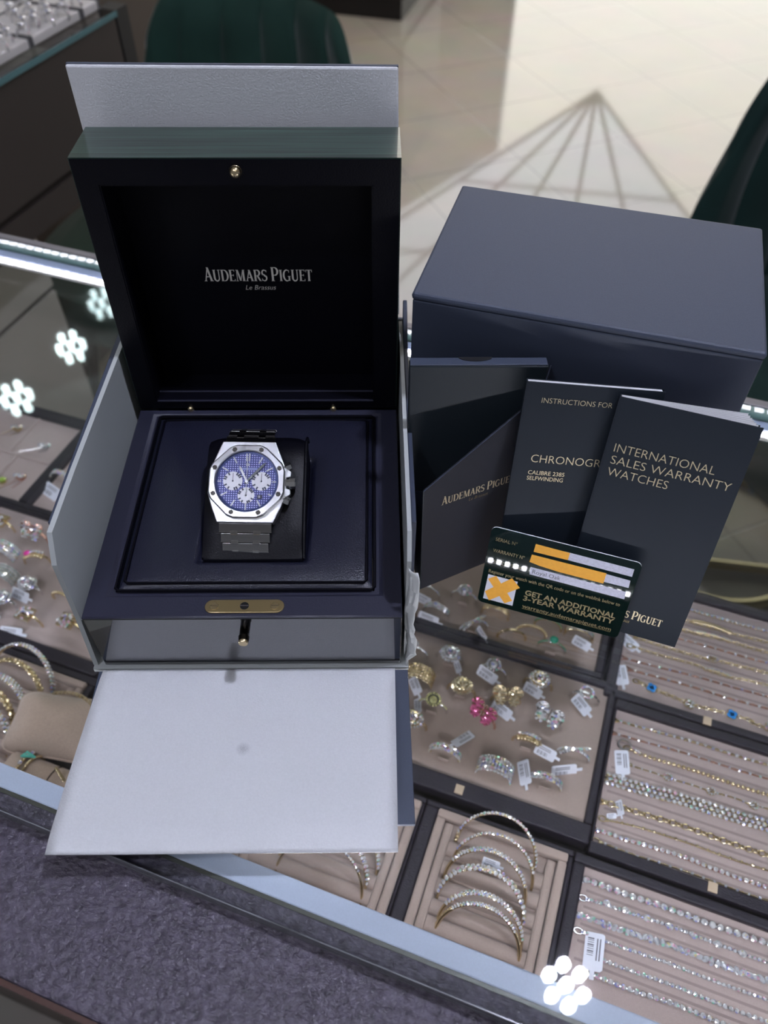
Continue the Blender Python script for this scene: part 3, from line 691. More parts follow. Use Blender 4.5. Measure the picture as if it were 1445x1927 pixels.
# ------------------------------------------------------------------ outer presentation box: white inside, navy outside
ob = thing('presentation_box', 'white-lined outer box folded open round the black lacquered watch box', 'box', (0, 0, 0.0002))
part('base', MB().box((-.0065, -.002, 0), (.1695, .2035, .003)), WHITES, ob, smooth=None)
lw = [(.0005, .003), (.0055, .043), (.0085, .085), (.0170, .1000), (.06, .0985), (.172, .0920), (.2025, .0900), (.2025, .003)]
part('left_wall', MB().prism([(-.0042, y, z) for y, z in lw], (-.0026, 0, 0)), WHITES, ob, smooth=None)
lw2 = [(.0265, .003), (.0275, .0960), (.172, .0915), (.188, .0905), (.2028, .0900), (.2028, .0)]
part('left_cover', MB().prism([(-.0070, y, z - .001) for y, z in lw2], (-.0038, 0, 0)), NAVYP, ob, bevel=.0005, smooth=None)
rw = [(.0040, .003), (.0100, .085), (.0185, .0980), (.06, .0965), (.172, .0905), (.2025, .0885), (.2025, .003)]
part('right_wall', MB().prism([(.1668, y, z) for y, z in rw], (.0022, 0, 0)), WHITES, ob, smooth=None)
rw2 = [(.0265, .003), (.0275, .0940), (.172, .0895), (.196, .1020), (.2028, .1040), (.2028, .0)]
part('right_cover', MB().prism([(.1692, y, z) for y, z in rw2], (.0026, 0, 0)), NAVYP, ob, bevel=.0005, smooth=None)
part('back_wall', MB().box((-.0065, .2028, .003), (.1695, .2052, .0890)), NAVYP, ob, smooth=None)
# crumpled lining at the right front corner
rnd = random.Random(3)
def crum(u, v):
    z = .002 + .080*v
    j = lambda s: (rnd.random()-.5)*s
    base = .1672 + .0052*u*(1 if v > .12 else .2)
    return Vector((base + j(.0016)*u + .001*sin(v*9), .0130*(1-u)*.4 + .004*v + j(.002) - .001, z))
mb = MB().grid(crum, 4, 16)
part('crumpled_lining', mb, pm('crumpled_paper', (.68, .70, .70), .45), ob, smooth=.3, solid=.0005)
# lid, standing up behind the watch box
A = Vector((-.0055, .2100, .2386)); B = Vector((.1640, .2096, .2378)); Cc = Vector((.1672, .2066, .0895)); Dd = Vector((-.0050, .2066, .0895))
n = (B-A).cross(Dd-A).normalized()
if n.y < 0: n = -n
part('upright_lid_lining', MB().prism([A, B, Cc, Dd], n*.0022), WHITEL, ob, bevel=.0012, smooth=None)
part('upright_lid_cover', MB().prism([p + n*.0023 for p in (A, B, Cc, Dd)], n*.002), NAVYP, ob, smooth=None)
# front: board lying on the glass and the white lining flap above it
part('front_board', MB().prism([(-.0030, -.0035, .0003), (.1690, -.0035, .0003), (.1702, -.0888, .0003), (-.0030, -.0888, .0003)], (0, 0, .0026)), NAVYP, ob, bevel=.0004, smooth=None)
def flapf(u, v):      # v 0 hinge .. 1 free edge
    xl = -.0005 + (-.0034+.0005)*v; xr = .1618 + (.1613-.1618)*v
    z = .0036 + (.0122-.0036)*v + .0007*sin(pi*v)
    if v > .88: z -= .0016*((v-.88)/.12)**1.5
    if v < .06: z -= .0006*(1-v/.06)
    x = xl + (xr-xl)*u
    return Vector((x, -.0030 - .1012*v, z + .0002*sin(u*7+v*3)))
mb = MB().grid(flapf, 24, 48)
def flap_mat():
    m = WHITEL.copy(); m.name = 'white_flap_lining'; nt = m.node_tree; L = nt.links.new; b = nt.nodes['Principled BSDF']
    src = b.inputs['Base Color'].links[0].from_socket
    tc = nt.nodes.new('ShaderNodeTexCoord'); d = nt.nodes.new('ShaderNodeVectorMath'); d.operation = 'DISTANCE'; d.inputs[1].default_value = (.0830, -.0520, .0090); L(tc.outputs['Object'], d.inputs[0])
    n = nt.nodes.new('ShaderNodeTexNoise'); n.inputs['Scale'].default_value = 1500; L(tc.outputs['Object'], n.inputs['Vector'])
    mr = nt.nodes.new('ShaderNodeMapRange'); mr.inputs[1].default_value = .0006; mr.inputs[2].default_value = .0042; mr.inputs[3].default_value = .8; mr.inputs[4].default_value = 0; L(d.outputs['Value'], mr.inputs[0])
    mu = nt.nodes.new('ShaderNodeMath'); mu.operation = 'MULTIPLY'; L(mr.outputs[0], mu.inputs[0]); L(n.outputs['Fac'], mu.inputs[1])
    mx = nt.nodes.new('ShaderNodeMix'); mx.data_type = 'RGBA'; L(mu.outputs[0], mx.inputs[0]); L(src, mx.inputs[6]); mx.inputs[7].default_value = (.22, .23, .26, 1); L(mx.outputs[2], b.inputs['Base Color'])
    return m
part('front_flap', mb, flap_mat(), ob, smooth=2.0, solid=.0011, label='white lining flap laid out towards the front')

# ------------------------------------------------------------------ closed navy carton
ct = thing('navy_carton', 'large closed navy blue paper carton standing behind the booklets', 'box', (.1703, .1267, .0002), (0, 0, -.29469))
cw, cdp, ch = .1760, .1204, .1598
part('carton_body', MB().box((.0006, .0006, 0), (cw-.0006, cdp-.0006, ch-.0042)), NAVYP, ct, bevel=.0008, smooth=None)
part('carton_lid', MB().box((0, 0, ch-.0040), (cw, cdp, ch)), NAVYP, ct, bevel=.0016, smooth=None)
# ------------------------------------------------------------------ document folder
fo = thing('document_folder', 'dark document folder with diagonal-cut pocket leaning at the left of the navy carton', 'folder', (0, 0, .0002))
P = Vector((.1690, .0958, .137)); Q = Vector((.2408, .0955, .137)); yb = .0902
E_ = [P, Q, Vector((.2412, yb, 0)), Vector((.1700, yb, 0))]
FOLD = pm('folder_paper', (.016, .024, .032), .5, noise=(2500, .08), bump=(2500, .2, .0002), spec=.4)
part('back_tray', MB().prism(E_, (0, .0062, -.0003)), FOLD, fo, bevel=.0008, smooth=None)
part('tray_top_edge', MB().box((.1694, .0960, .1369), (.2402, .1018, .1378)), NAVYP, fo, bevel=.0003, smooth=None)
nt_ = [(.1945 + .0088*(1-cos(pi*i/10))  , .1019 - .0034*sin(pi*i/10), .1379) for i in range(11)]
part('thumb_notch', MB().prism(nt_, (0, 0, .0002)), pm('notch_black', (.004, .004, .006), .6), fo, smooth=None)
b0 = Vector((.17847, .05318, 0)); b1 = Vector((.2405, .0829, 0)); lt = Vector((.17710, .05869, .08255)); cu_ = Vector((.23831, .09098, .12238)); tr = Vector((.24091, .09348, .1393))
nn = (b1-b0).cross(lt-b0).normalized()
if nn.y > 0: nn = -nn
fp = part('front_pocket', MB().prism([b0, b1, Vector((.2421, .09037, .09)), tr, cu_, lt], -nn*.0008), pm('pocket_paper', (.020, .022, .032), .5, noise=(2500, .08), bump=(2500, .2, .0002), spec=.4), fo, smooth=None)
part('pocket_side', MB().add([b0, lt, Vector((.1737, .0918, .0465)), Vector((.1712, .0895, 0))], [(0, 1, 2, 3)]), FOLD, fo, smooth=None, solid=.0006)
part('pocket_edge', MB().tube([lt + nn*.0002, cu_ + nn*.0002, tr + nn*.0002], .00025, 5), NAVYP, fo)
# lettering lies in the pocket plane
ex = (Vector((.23026, .08285, .0651)) - Vector((.18764, .06256, .06685))); Lx = ex.length; ex.normalize(); ey = nn.cross(ex); 
if ey.z < 0: ey = -ey
me = serif_mesh(HOUSE, 0, 0, Lx, .0051)
o_ = Vector((.18764, .06256, .06685)) + nn*.0003
for v in me.vertices: v.co = o_ + ex*v.co.x + ey*v.co.y
part('pocket_lettering', me, GOLDF, fp, smooth=None)
me = text_mesh('Le Brassus', 1.0, .28, 1.0, -.01); xs = [v.co.x for v in me.vertices]; kx = .0125/(max(xs)-min(xs))
for v in me.vertices: v.co = o_ + ex*(.0178 + (v.co.x-min(xs))*kx) + ey*(-.0040 + v.co.y*.0034)
part('pocket_place_lettering', me, FOILD, fp, smooth=None)

# ------------------------------------------------------------------ booklets and card: local x right, y up the face, z out of the face
def leaning(name, label, cat, base, yaw, roll, lean):
    t = thing(name, label, cat, base)
    a = Vector((cos(yaw), sin(yaw), 0)); b = Vector((-sin(yaw), cos(yaw), 0)); up_ = Vector((0, 0, 1))*cos(lean) + b*sin(lean)
    ax = a*cos(roll) + up_*sin(roll); ay = -a*sin(roll) + up_*cos(roll); az = ax.cross(ay)
    t.rotation_euler = Matrix(((ax.x, ay.x, az.x), (ax.y, ay.y, az.y), (ax.z, ay.z, az.z))).to_euler()
    return t
mmv = .001
b1_ = leaning('instruction_booklet', 'navy instruction booklet for the chronograph, half behind the warranty booklet', 'booklet', (.2216, .0505, .0030), -.0878, -.0266, .245)
w_, h_ = .0690, .1385
fc = part('front_cover', MB().box((0, 0, -.0005), (w_, h_, 0)), NAVYC, b1_, bevel=.0001, smooth=None)
part('back_cover', MB().box((0, 0, -.0036), (w_, h_, -.0031)), NAVYC, b1_, smooth=None)
part('spine', MB().box((-.0004, 0, -.0036), (.0003, h_, 0)), NAVYC, b1_, smooth=None)
part('pages', MB().box((.0004, .0004, -.0031), (w_-.0012, h_-.0003, -.0005)), PAPERW, b1_, smooth=None)
text_fit('title_lettering', 'INSTRUCTIONS FOR', .0087, .1274, .0445, .0028, GOLDF, fc, off=-.012)
text_fit('subject_lettering', 'CHRONOGRAPH', .0087, .0919, .0575, .0046, GOLDF, fc, off=-.010)
text_fit('calibre_lettering', 'CALIBRE 2385', .0084, .0842, .0280, .0025, GOLDF, fc, off=.004)
text_fit('winding_lettering', 'SELFWINDING', .0083, .0806, .0278, .0025, GOLDF, fc, off=.004)
b2_ = leaning('warranty_booklet', 'navy international sales warranty booklet in front, its white pages fanned at the top', 'booklet', (.2593, .0345, .0003), -.3481, 0, .2978)
w_, h_ = .0681, .1418
fc = part('front_cover', MB().box((0, 0, -.0004), (w_, h_, 0)), NAVYC, b2_, bevel=.0001, smooth=None)
part('back_cover', MB().box((0, 0, -.0050), (w_-.001, h_-.001, -.0046)), NAVYC, b2_, smooth=None)
part('spine', MB().box((-.0004, 0, -.005), (.0003, h_-.0006, 0)), NAVYC, b2_, smooth=None)
for i in range(7):
    z0_ = -.0006 - i*.0005
    pg = [(.0004, .0008, z0_), (w_-.0012-.0004*i, .0008, z0_-.0004*i), (w_-.0014-.0009*i, h_-.0005+.0002*i, -.0006-.0019*i), (.0004, h_-.0006, z0_)]
    part('page', MB().prism(pg, (0, 0, -.00035)), PAPERW, b2_, smooth=None)
for s, y, x1_ in (('INTERNATIONAL', .1119, .0543), ('SALES WARRANTY', .1049, .0641), ('WATCHES', .0978, .0351)):
    text_fit('title_lettering', s, .0041, y, x1_, .0046, GOLDF, fc, off=-.012)
me = serif_mesh(HOUSE, .0125, .0114, .0570, .0049)
for v in me.vertices: v.co.z = .0003
part('maker_lettering', me, GOLDF, fc, smooth=None)
text_fit('place_lettering', 'Le Brassus', .0285, .0082, .0398, .0022, FOILD, fc, shear=.28, off=-.01)

cdx = leaning('warranty_card', 'green-black warranty card with orange tape strips leaning on the booklets', 'card', (.2123, .0446, .0003), -.3283, 0, .2725)
w_, h_, rc = .0835, .0551, .0032
pts = []
for cx_, cy_, a0 in ((w_-rc, rc, -90), (w_-rc, h_-rc, 0), (rc, h_-rc, 90), (rc, rc, 180)):
    for i in range(7): a = radians(a0 + 15*i); pts.append((cx_+rc*cos(a), cy_+rc*sin(a), 0))
face = part('card_face', MB().prism(pts, (0, 0, .0003)), pm('card_gloss_green', (.003, .012, .010), .02, spec=.5), cdx, smooth=None)
part('card_core', MB().prism([(x, y, -.0008) for x, y, z in pts], (0, 0, .0008)), pm('card_white_core', (.85, .87, .9), .4), cdx, smooth=None)
def patch(name, P, mat, z=.00032, th=.00005):
    return part(name, MB().prism([(x*mmv, y*mmv, z) for x, y in P], (0, 0, th)), mat, face, smooth=None)
SILP = pm('lilac_field', (.56, .56, .70), .35, noise=(900, .12))
ORT = pm('orange_tape', (1.0, .45, .03), .55, noise=(600, .06), bump=(900, .2, .0002))
patch('print_field', [(42, 50.6), (80.15, 50.3), (80.25, 45.1), (42, 45.5)], SILP)
patch('print_field', [(60, 42.9), (80.1, 42.3), (80.4, 37.2), (60, 37.0)], SILP)
patch('print_field', [(26.0, 34.4), (79.9, 34.1), (80.2, 28.9), (26.2, 29.2)], SILP)
patch('print_field', [(3.3, 21.7), (20.8, 21.7), (21.0, 3.4), (3.2, 3.3)], pm('white_field', (.72, .72, .82), .4))
patch('tape_strip', [(25.7, 50.8), (44.9, 50.5), (44.8, 45.5), (25.5, 45.3)], ORT, .00038, .0001)
patch('tape_strip', [(25.0, 43.1), (66.8, 43.2), (66.8, 35.9), (42, 36.0), (30.7, 36.8), (24.6, 37.8)], ORT, .00038, .0001)
patch('tape_strip', [(3.7, 18.4), (8.0, 22.0), (20.2, 7.1), (16.1, 3.7)], ORT, .00038, .0001)
patch('tape_strip', [(3.4, 8.9), (17.2, 23.3), (22.8, 17.9), (6.8, 3.0)], ORT, .0005, .0001)
CPR = pm('card_print_gold', (.22, .165, .075), .4, .3)
for s, x0_, y_, x1_, cap, of, mt in (('SERIAL Nº', 3.4, 46.3, 15.8, 2.3, -.005, CPR), ('WARRANTY Nº', 3.2, 38.3, 21.4, 2.3, -.005, CPR), ('DESCRIPTION', 4.0, 30.5, 22.0, 2.2, -.005, pm('dim_print', (.10, .085, .05), .4, .5)),
     ('Register your watch with the QR code or on the weblink below to', 3.2, 23.2, 79.0, 2.35, 0, CPR), ('GET AN ADDITIONAL', 26.4, 13.9, 78.7, 3.7, .022, CPR), ('3-YEAR WARRANTY', 26.1, 9.6, 78.8, 3.7, .022, CPR), ('warranty.audemarspiguet.com', 26.6, 4.1, 78.7, 2.6, .012, CPR)):
    text_fit('card_lettering', s, x0_*mmv, y_*mmv, x1_*mmv, cap*mmv, mt, face, z=.00034, off=of)
text_fit('card_model_lettering', 'Royal Oak', .0275, .0304, .0436, .0026, INK, face, z=.0004)
part('card_underline', MB().box((.0267, .0034, .00033), (.0787, .00355, .00036)), FOILD, face, smooth=None)

# ------------------------------------------------------------------ trays inside the case
ZP = -.2                         # suede surface of the trays
def tray(u0, v0, u1, v1, pu0, pv0, pu1, pv1, label, pad=FAB, slots=None, rolls=None, ridges=None, grooves=None, lip=None):
    t = thing('jewelry_tray', label, 'tray', C(u0, v0, -.2138), (0, 0, PHI))
    z1 = .0185
    a0, b0_, a1, b1 = pu0-u0, pv0-v0, pu1-u0, pv1-v0; w_, d_ = u1-u0, v1-v0
    mb = MB(); mb.box((0, 0, 0), (w_, b0_, z1)).box((0, b1, 0), (w_, d_, z1)).box((0, b0_, 0), (a0, b1, z1)).box((a1, b0_, 0), (w_, b1, z1))
    part('tray_frame', mb, TRAYF, t, bevel=.0016, smooth=None)
    pd = MB(); pd.box((a0, b0_, 0), (a1, b1, .0138))
    p_ = part('tray_pad', pd, pad, t, smooth=None)
    if lip:                      # raised suede rim
        mb = MB(); q_ = lip
        mb.box((a0, b1-q_, .0138), (a1, b1, .0215)).box((a0, b0_, .0138), (a0+q_, b1-q_, .0215)).box((a1-q_, b0_, .0138), (a1, b1-q_, .0215))
        part('suede_rim', mb, pad, t, bevel=.0015, smooth=None)
        mb = MB(); q2 = lip + .0072
        mb.box((a0+q_+.0006, b0_, .0138), (a0+q2, b1-q_-.001, .0195)).box((a1-q2, b0_, .0138), (a1-q_-.0006, b1-q_-.001, .0195))
        part('side_bolster', mb, pad, t, bevel=.002, smooth=None)
        a0 += q2; a1 -= q2
    if rolls:
        for v in rolls:
            pts = [(a0 + (a1-a0)*i/10, v-v0, .0146) for i in range(11)]
            part('suede_roll', MB().tube(pts, .0056, 12, flat=.85), pad, t, smooth=1.2)
    if ridges:
        for (x0_, y0_, x1_, y1_) in ridges:
            part('divider', MB().tube([(x0_-u0, y0_-v0, .0145), (x1_-u0, y1_-v0, .0145)], .0022, 8), pad, t)
    if slots:
        for u, v in slots:
            part('slot_flap', MB().box((u-u0-.0042, v-v0-.0052, .0134), (u-u0+.0042, v-v0-.0042, .0182)), pad, t, smooth=None)
    if grooves:
        for v in grooves:
            part('groove', MB().box((a0+.004, v-v0-.0009, .0136), (a1-.002, v-v0+.0009, .0139)), pm('groove_suede', (.30, .235, .22), .9), t, smooth=None)
    return t
RA = dict(dome_white=(.1587,.1866), round_white=(.196,.1867), gold_round=(.2348,.1887), blue=(.2735,.1888), gold_band_tag=(.1395,.1608), gold_heart=(.1765,.1611), gold_bfly=(.213,.1652), yellow=(.1585,.1393), pink=(.2001,.1445), white_bfly=(.2496,.1596), gold_leaf=(.2382,.1352), gold_stones=(.1796,.1045), wide_pave=(.2198,.1046), cross_pave=(.2743,.1372), pave_tag=(.2585,.1089), edge1=(.1282,.1821), edge2=(.1477,.1195))
RB = dict(u1=(.1194,.2448), u2=(.1528,.2509), u3=(.1334,.2279), u4=(.1695,.2234), u5=(.203,.2262), u6=(.2181,.2354), u7=(.2381,.2266), u8=(.2578,.2481), u9=(.1835,.2451), u10=(.2305,.248))
sl = lambda d, ks: [(d[k][0], d[k][1]) for k in ks]
tray(.060, .0735, .2980, .2108, .066, .0885, .2918, .2046, 'beige suede ring tray with the pink butterfly ring, right of the white flap', slots=sl(RA, ('dome_white','round_white','gold_heart','yellow','gold_stones','gold_leaf','pave_tag','gold_bfly','blue')))
tray(.060, .2110, .2840, .3350, .066, .2168, .2772, .3230, 'beige ring tray below the warranty card, farther back than the pink butterfly ring tray', slots=sl(RB, ('u2','u4','u7','u8')))
tray(.2876, .1990, .62, .3280, .2960, .2062, .61, .3205, 'bracelet tray with the blue clover bracelet, farthest back at right', FABP, grooves=[.3030,.2930,.2815,.2705,.2590,.2470,.2365,.2260])
tray(.2984, .0690, .62, .1978, .3004, .0775, .61, .1900, 'middle bracelet tray at right, with the three-row diamond bracelet', FABP, grooves=[.1740,.1630,.1520,.1400,.1200,.1060,.0940,.0820])
tray(.2900, -.0560, .62, .0660, .2985, -.0560, .61, .0590, 'front bracelet tray at right, holding six white stone line bracelets', FABP, grooves=[.0435,.0325,.0210,.0100,-.0015])
tray(.1780, -.0560, .2896, .0660, .1885, -.0560, .2855, .0615, 'bangle tray with six diamond bangles in suede slots, centre front', FAB, rolls=[.0375,.0238,.0105,-.0035,-.0148,-.026,-.038], lip=.0065)
tray(.0500, -.0560, .1778, .0660, .0560, -.0560, .1750, .0615, 'bangle tray half hidden under the white flap', FAB, rolls=[.0375,.0238,.0105,-.0035,-.0140,-.026,-.038], lip=.0065)
tray(-.56, .2040, -.2860, .3350, -.55, .2105, -.2978, .3215, 'pendant tray with square cells at the left, farthest back', FABP, ridges=[(-.545,.2665,-.300,.2665), (-.352,.2675,-.352,.3205), (-.405,.2675,-.405,.3205), (-.3405,.2115,-.3405,.2655), (-.39,.2115,-.39,.2655)])
tray(-.2856, .2040, -.15, .3350, -.2835, .2105, -.156, .3215, 'narrow view of a tray between the pendant tray and the white box wall', FABP)
tray(-.3205, .0680, -.1150, .2036, -.3120, .0800, -.1210, .2000, 'left ring tray with rows of gold and diamond rings', FABP)
tray(-.26, -.0560, -.1100, .0672, -.252, -.0560, -.1160, .0600, 'front left tray with gold bangles and a suede pillow', FAB, rolls=[.0340,.0200,.006,-.008,-.022,-.036], lip=.006)
cp = pm('beige_clip', (.55, .43, .30), .5)
tag(part('tray_clip', MB().box((-.0032, -.0035, 0), (.0032, .0035, .0012)), cp, None, loc=C(.1983, .0800, -.1953), rot=(0, 0, PHI), smooth=None), 'small beige clip on the front frame of the pink butterfly ring tray', 'clip')
tag(part('tray_clip', MB().box((-.0032, -.0035, 0), (.0032, .0035, .0012)), cp, None, loc=C(.3848, .0740, -.1953), rot=(0, 0, PHI), smooth=None), 'small beige clip on the dark frame below the rose gold tennis bracelet', 'clip')
tag(part('tray_clip', MB().box((-.0032, -.0035, 0), (.0032, .0035, .0012)), cp, None, loc=C(.3700, .2020, -.1953), rot=(0, 0, PHI), smooth=None), 'small beige clip beside the second blue clover', 'clip')

# ------------------------------------------------------------------ price tags
TAGME = None
def price_tag(parent, loc, rot, s=1.0):
    global TAGME
    if TAGME is None:
        pts = [(-.0058,-.0034,0),(.0052,-.0034,0),(.0060,-.0026,0),(.0060,.0026,0),(.0052,.0034,0),(-.0058,.0034,0),(-.0064,.0028,0),(-.0064,-.0028,0)]
        a = MB().prism(pts, (0, 0, .0003)).box((.006, -.0008, 0), (.0088, .0008, .0003)).mesh('price_tag', None)
        mb = MB()
        for i in range(9): mb.box((-.0046+i*.0007, -.0024, .0003), (-.0046+i*.0007+(.0002 if i % 3 else .00042), -.0002, .00036))
        for y in (.0008, .0018): mb.box((-.0046, y, .0003), (.0026, y+.0004, .00036))
        TAGME = (a, mb.mesh('tag_print', None)); a.materials.append(WHITET); TAGME[1].materials.append(INK)
    o = part('price_tag', TAGME[0], WHITET, parent, loc=loc, rot=rot, smooth=None); o.scale = (s, s, s)
    part('tag_print', TAGME[1], INK, o, smooth=None)
    return o

# ------------------------------------------------------------------ rings
def ring(label, u, v, kind, metal=GOLD, gem=DIA, tg=None, rz=0, grp=None, R=.0092, z=ZP, loc=None, sc_=1.28):
    t = thing('ring', label, 'ring', loc if loc is not None else C(u, v, z), (0, 0, PHI + rz), grp)
    t.scale = (sc_, sc_, sc_)
    zc = .0012; top = zc + R
    wd = {'wide': 2.6, 'pave': 1.8, 'dome': 1.2}.get(kind, 1.0)
    mb = MB().torus((0, 0, zc), R, .00085, 'y', 30, 6, flat=wd)
    part('band', mb, metal, t, smooth=1.0)
    g = MB(); st = MB()
    def on_band(a0, a1, n, rows, r):
        for k in range(rows):
            y = (k-(rows-1)/2)*r*1.9
            for i in range(n):
                a = radians(a0 + (a1-a0)*i/(n-1)); Mt = Matrix.Translation((cos(a)*(R+.0007), y, zc+sin(a)*(R+.0007))) @ Matrix.Rotation(pi/2-a, 4, 'Y')
                g.gem((0, 0, 0), r, 7, Mt, tilt=.25)
    if kind == 'solitaire':
        g.gem((0, 0, top+.0030), .0030, 10, tilt=.2); on_band(20, 65, 6, 1, .0007); on_band(115, 160, 6, 1, .0007)
        for a in range(4): st.tube([(0, 0, top-.0006), (.0023*cos(a*pi/2+.8), .0023*sin(a*pi/2+.8), top+.0034)], .00035, 5)
    elif kind == 'halo':
        g.gem((0, -.0006, top+.0026), .0026, 10, tilt=.2); on_band(25, 65, 6, 1, .0007); on_band(115, 155, 6, 1, .0007)
        st.lathe([(0, top), (.0022, top), (.0050, top+.0016), (.0050, top+.0020), (0, top+.0020)], 20)
        for i in range(14): g.gem((.0042*cos(i*2*pi/14), .0042*sin(i*2*pi/14), top+.0023), .00085, 6, tilt=.3)
    elif kind in ('pave', 'wide', 'band'):
        rows = {'pave': 2, 'wide': 5, 'band': 1}[kind]; on_band(5, 175, 15, rows, .0013 if kind != 'wide' else .00115)
        st.torus((0, 0, zc), R-.0001, .0006, 'y', 30, 5, flat=1.5)
    elif kind == 'dome':
        for k, (rr, n, h) in enumerate(((0, 1, .0052), (.0024, 7, .0046), (.0046, 13, .0030), (.0062, 17, .0010))):
            for i in range(n):
                a = 2*pi*i/n; g.gem((rr*cos(a), rr*.9*sin(a)-.0004, top-.0012+h), .00105, 6, tilt=.4)
        st.ball((0, 0, top-.0012), .0060, 14, 8, sz=.75)
    elif kind == 'butterfly':
        for cx_, cy_, cz_, rr in ((-.0052, -.001, .0048, .0044), (.0052, -.001, .0048, .0044), (-.0042, -.0042, .0005, .0034), (.0042, -.0042, .0005, .0034)):
            st.lathe([(0, -.0006), (rr, -.0004), (rr, .0003), (0, .0006)], 14, Matrix.Translation((cx_, cy_, top+cz_)) @ Matrix.Rotation(radians(52), 4, 'X'))
            for i in range(11):
                r2 = 0 if i == 0 else (rr*.42 if i < 5 else rr*.82); a = i*2*pi/(4 if i < 5 else 6)
                p = Vector((cx_, cy_, top+cz_)) + Matrix.Rotation(radians(52), 3, 'X') @ Vector((r2*cos(a), r2*sin(a), .0011)); g.gem(p, .00115, 6, tilt=.5)
        st.tube([(0, -.004, top-.0006), (0, .001, top+.0062)], .0006, 6)
    elif kind == 'leaf':
        for i in range(7):
            f = i/6; x = -.006 + .012*f
            for s in (-1, 1): g.gem((x, s*.0016-.001, top+.0002+.0022*sin(pi*f)+.0006*s), .0012, 7, tilt=.4); st.ball((x, s*.0016-.001, top-.0004+.0022*sin(pi*f)), .0014, 8, 5)
    elif kind == 'cross':
        on_band(15, 165, 13, 1, .0012)
        for i in range(11): f = i/10; g.gem((-.008+.016*f, -.004+.008*f, top-.001+.0028*sin(pi*f)), .0012, 6, tilt=.3)
        st.tube([(-.008+.016*i/8, -.004+.008*i/8, top-.0018+.0028*sin(pi*i/8)) for i in range(9)], .0009, 6)
    elif kind == 'stack':
        for k in range(3): st.torus((0, (k-1)*.0017, zc), R+.0004, .0006, 'y', 30, 5)
        g.gem((0, -.0005, top+.0024), .0024, 10, tilt=.2)
        on_band(30, 150, 11, 2, .0009)
    elif kind == 'open':
        st.torus((0, -.001, top+.0016), .0040, .0007, 'z', 24, 6)
        for i in range(14): g.gem((.004*cos(i*2*pi/14), -.001+.004*sin(i*2*pi/14), top+.0026), .0010, 6, tilt=.4)
    elif kind == 'cluster':
        for i in range(22): a = random.random()*6.28; rr = .0062*sqrt(random.random()); g.gem((rr*cos(a), rr*sin(a)*.8-.001, top+.0014+.0020*(1-rr/.0065)), .0012, 6, tilt=.5)
        for i in range(6): st.box((-.0056, -.0052+i*.0018, top-.001), (.0056, -.0042+i*.0018, top+.0012))
    elif kind == 'plain':
        pass
    elif kind == 'ball':
        for i in range(16): a = radians(8+i*11); st.ball((cos(a)*(R+.0006), 0, zc+sin(a)*(R+.0006)), .00105, 7, 5)
    if st.v: part('setting', st, metal, t, smooth=.7)
    if g.v: part('stones', g, gem, t, smooth=None)
    if tg: price_tag(t, tg[:3], (radians(tg[4]) if len(tg) > 4 else .35, 0, tg[3]), tg[5] if len(tg) > 5 else 1)
    return t
r = lambda k: RA[k]
ring('pear-shaped pave diamond ring with triangular top in the pink butterfly ring tray', *r('dome_white'), 'dome', WHITEG, tg=(.007,-.005,.004,-1.0,40,.7))
ring('white round-stone ring with a tag propped across its front, back row', *r('round_white'), 'halo', WHITEG, tg=(-.002,-.006,.0075,-.35,55,1.15))
ring('round gold pave-top ring with white tag under it, back row right', *r('gold_round'), 'dome', GOLD, DIA2, tg=(-.002,-.007,.005,-.3,50,1.0))
ring('ring with open bluish stone circle and slanted tag, at the far right corner', *r('blue'), 'open', WHITEG, DIA, tg=(-.001,-.007,.006,-.7,45,1.1))
ring('gold band ring with a folded tag beside the white flap', *r('gold_band_tag'), 'wide', GOLD, GOLD, tg=(.000,-.007,.003,-.9,35,1.0))
ring('gold heart-top pave ring standing in a slot', *r('gold_heart'), 'dome', GOLD, pm('champagne_stone', (.85, .74, .52), .08, .7, film=420))
ring('gold butterfly ring with white tag, behind the pink butterfly ring', *r('gold_bfly'), 'butterfly', GOLD, pm('champagne_stone', (.85, .74, .52), .08, .7), tg=(-.002,-.008,.004,-.6,50,1.15), rz=.2)
ring('yellow round stone ring with halo, left of the pink butterfly ring', *r('yellow'), 'halo', WHITEG, YEL, tg=(-.009,-.003,.003,-1.2,40,.8))
ring('pink stone butterfly ring in the centre of the ring tray', *r('pink'), 'butterfly', ROSE, PINK, tg=(.000,-.020,.001,-1.8,25,1.15), rz=-.45)
ring('large white diamond double butterfly ring right of the centre', *r('white_bfly'), 'butterfly', WHITEG, DIA2, rz=-.3)
ring('gold leaf spray ring with square tag at its right', *r('gold_leaf'), 'leaf', GOLD, DIA2, tg=(.012,-.003,.004,-.2,35,1.05))
ring('gold band ring with colourless stones in the front row, left', *r('gold_stones'), 'pave', GOLD, DIA2)
ring('wide many-row pave band ring in the front row', *r('wide_pave'), 'wide', WHITEG, DIA2, R=.0100)
ring('pave crossover ring with a bluish tag standing in front, right column', *r('cross_pave'), 'cross', WHITEG, DIA2, tg=(-.003,-.011,.002,.45,60,1.25))
ring('diamond band ring with a folded tag at its left, front row right', *r('pave_tag'), 'pave', WHITEG, DIA2, tg=(-.013,.001,.003,-1.2,40,1.2))
ring('white stone ring at the left edge of the ring tray, under the crumpled lining', *r('edge1'), 'solitaire', WHITEG)
ring('pave ring peeking from the edge of the navy front board', *r('edge2'), 'dome', GOLD, DIA2)
r = lambda k: RB[k]
ring('solitaire ring below the left corner of the document folder', *r('u1'), 'solitaire', WHITEG, tg=(0,-.007,.004,-.2,50,.9))
ring('round halo ring below the document folder, in a slot', *r('u2'), 'halo', WHITEG)
ring('stacked ring set with white tag, beside the crumpled lining', *r('u3'), 'stack', WHITEG, tg=(-.003,-.008,.003,-.1,50,1.2))
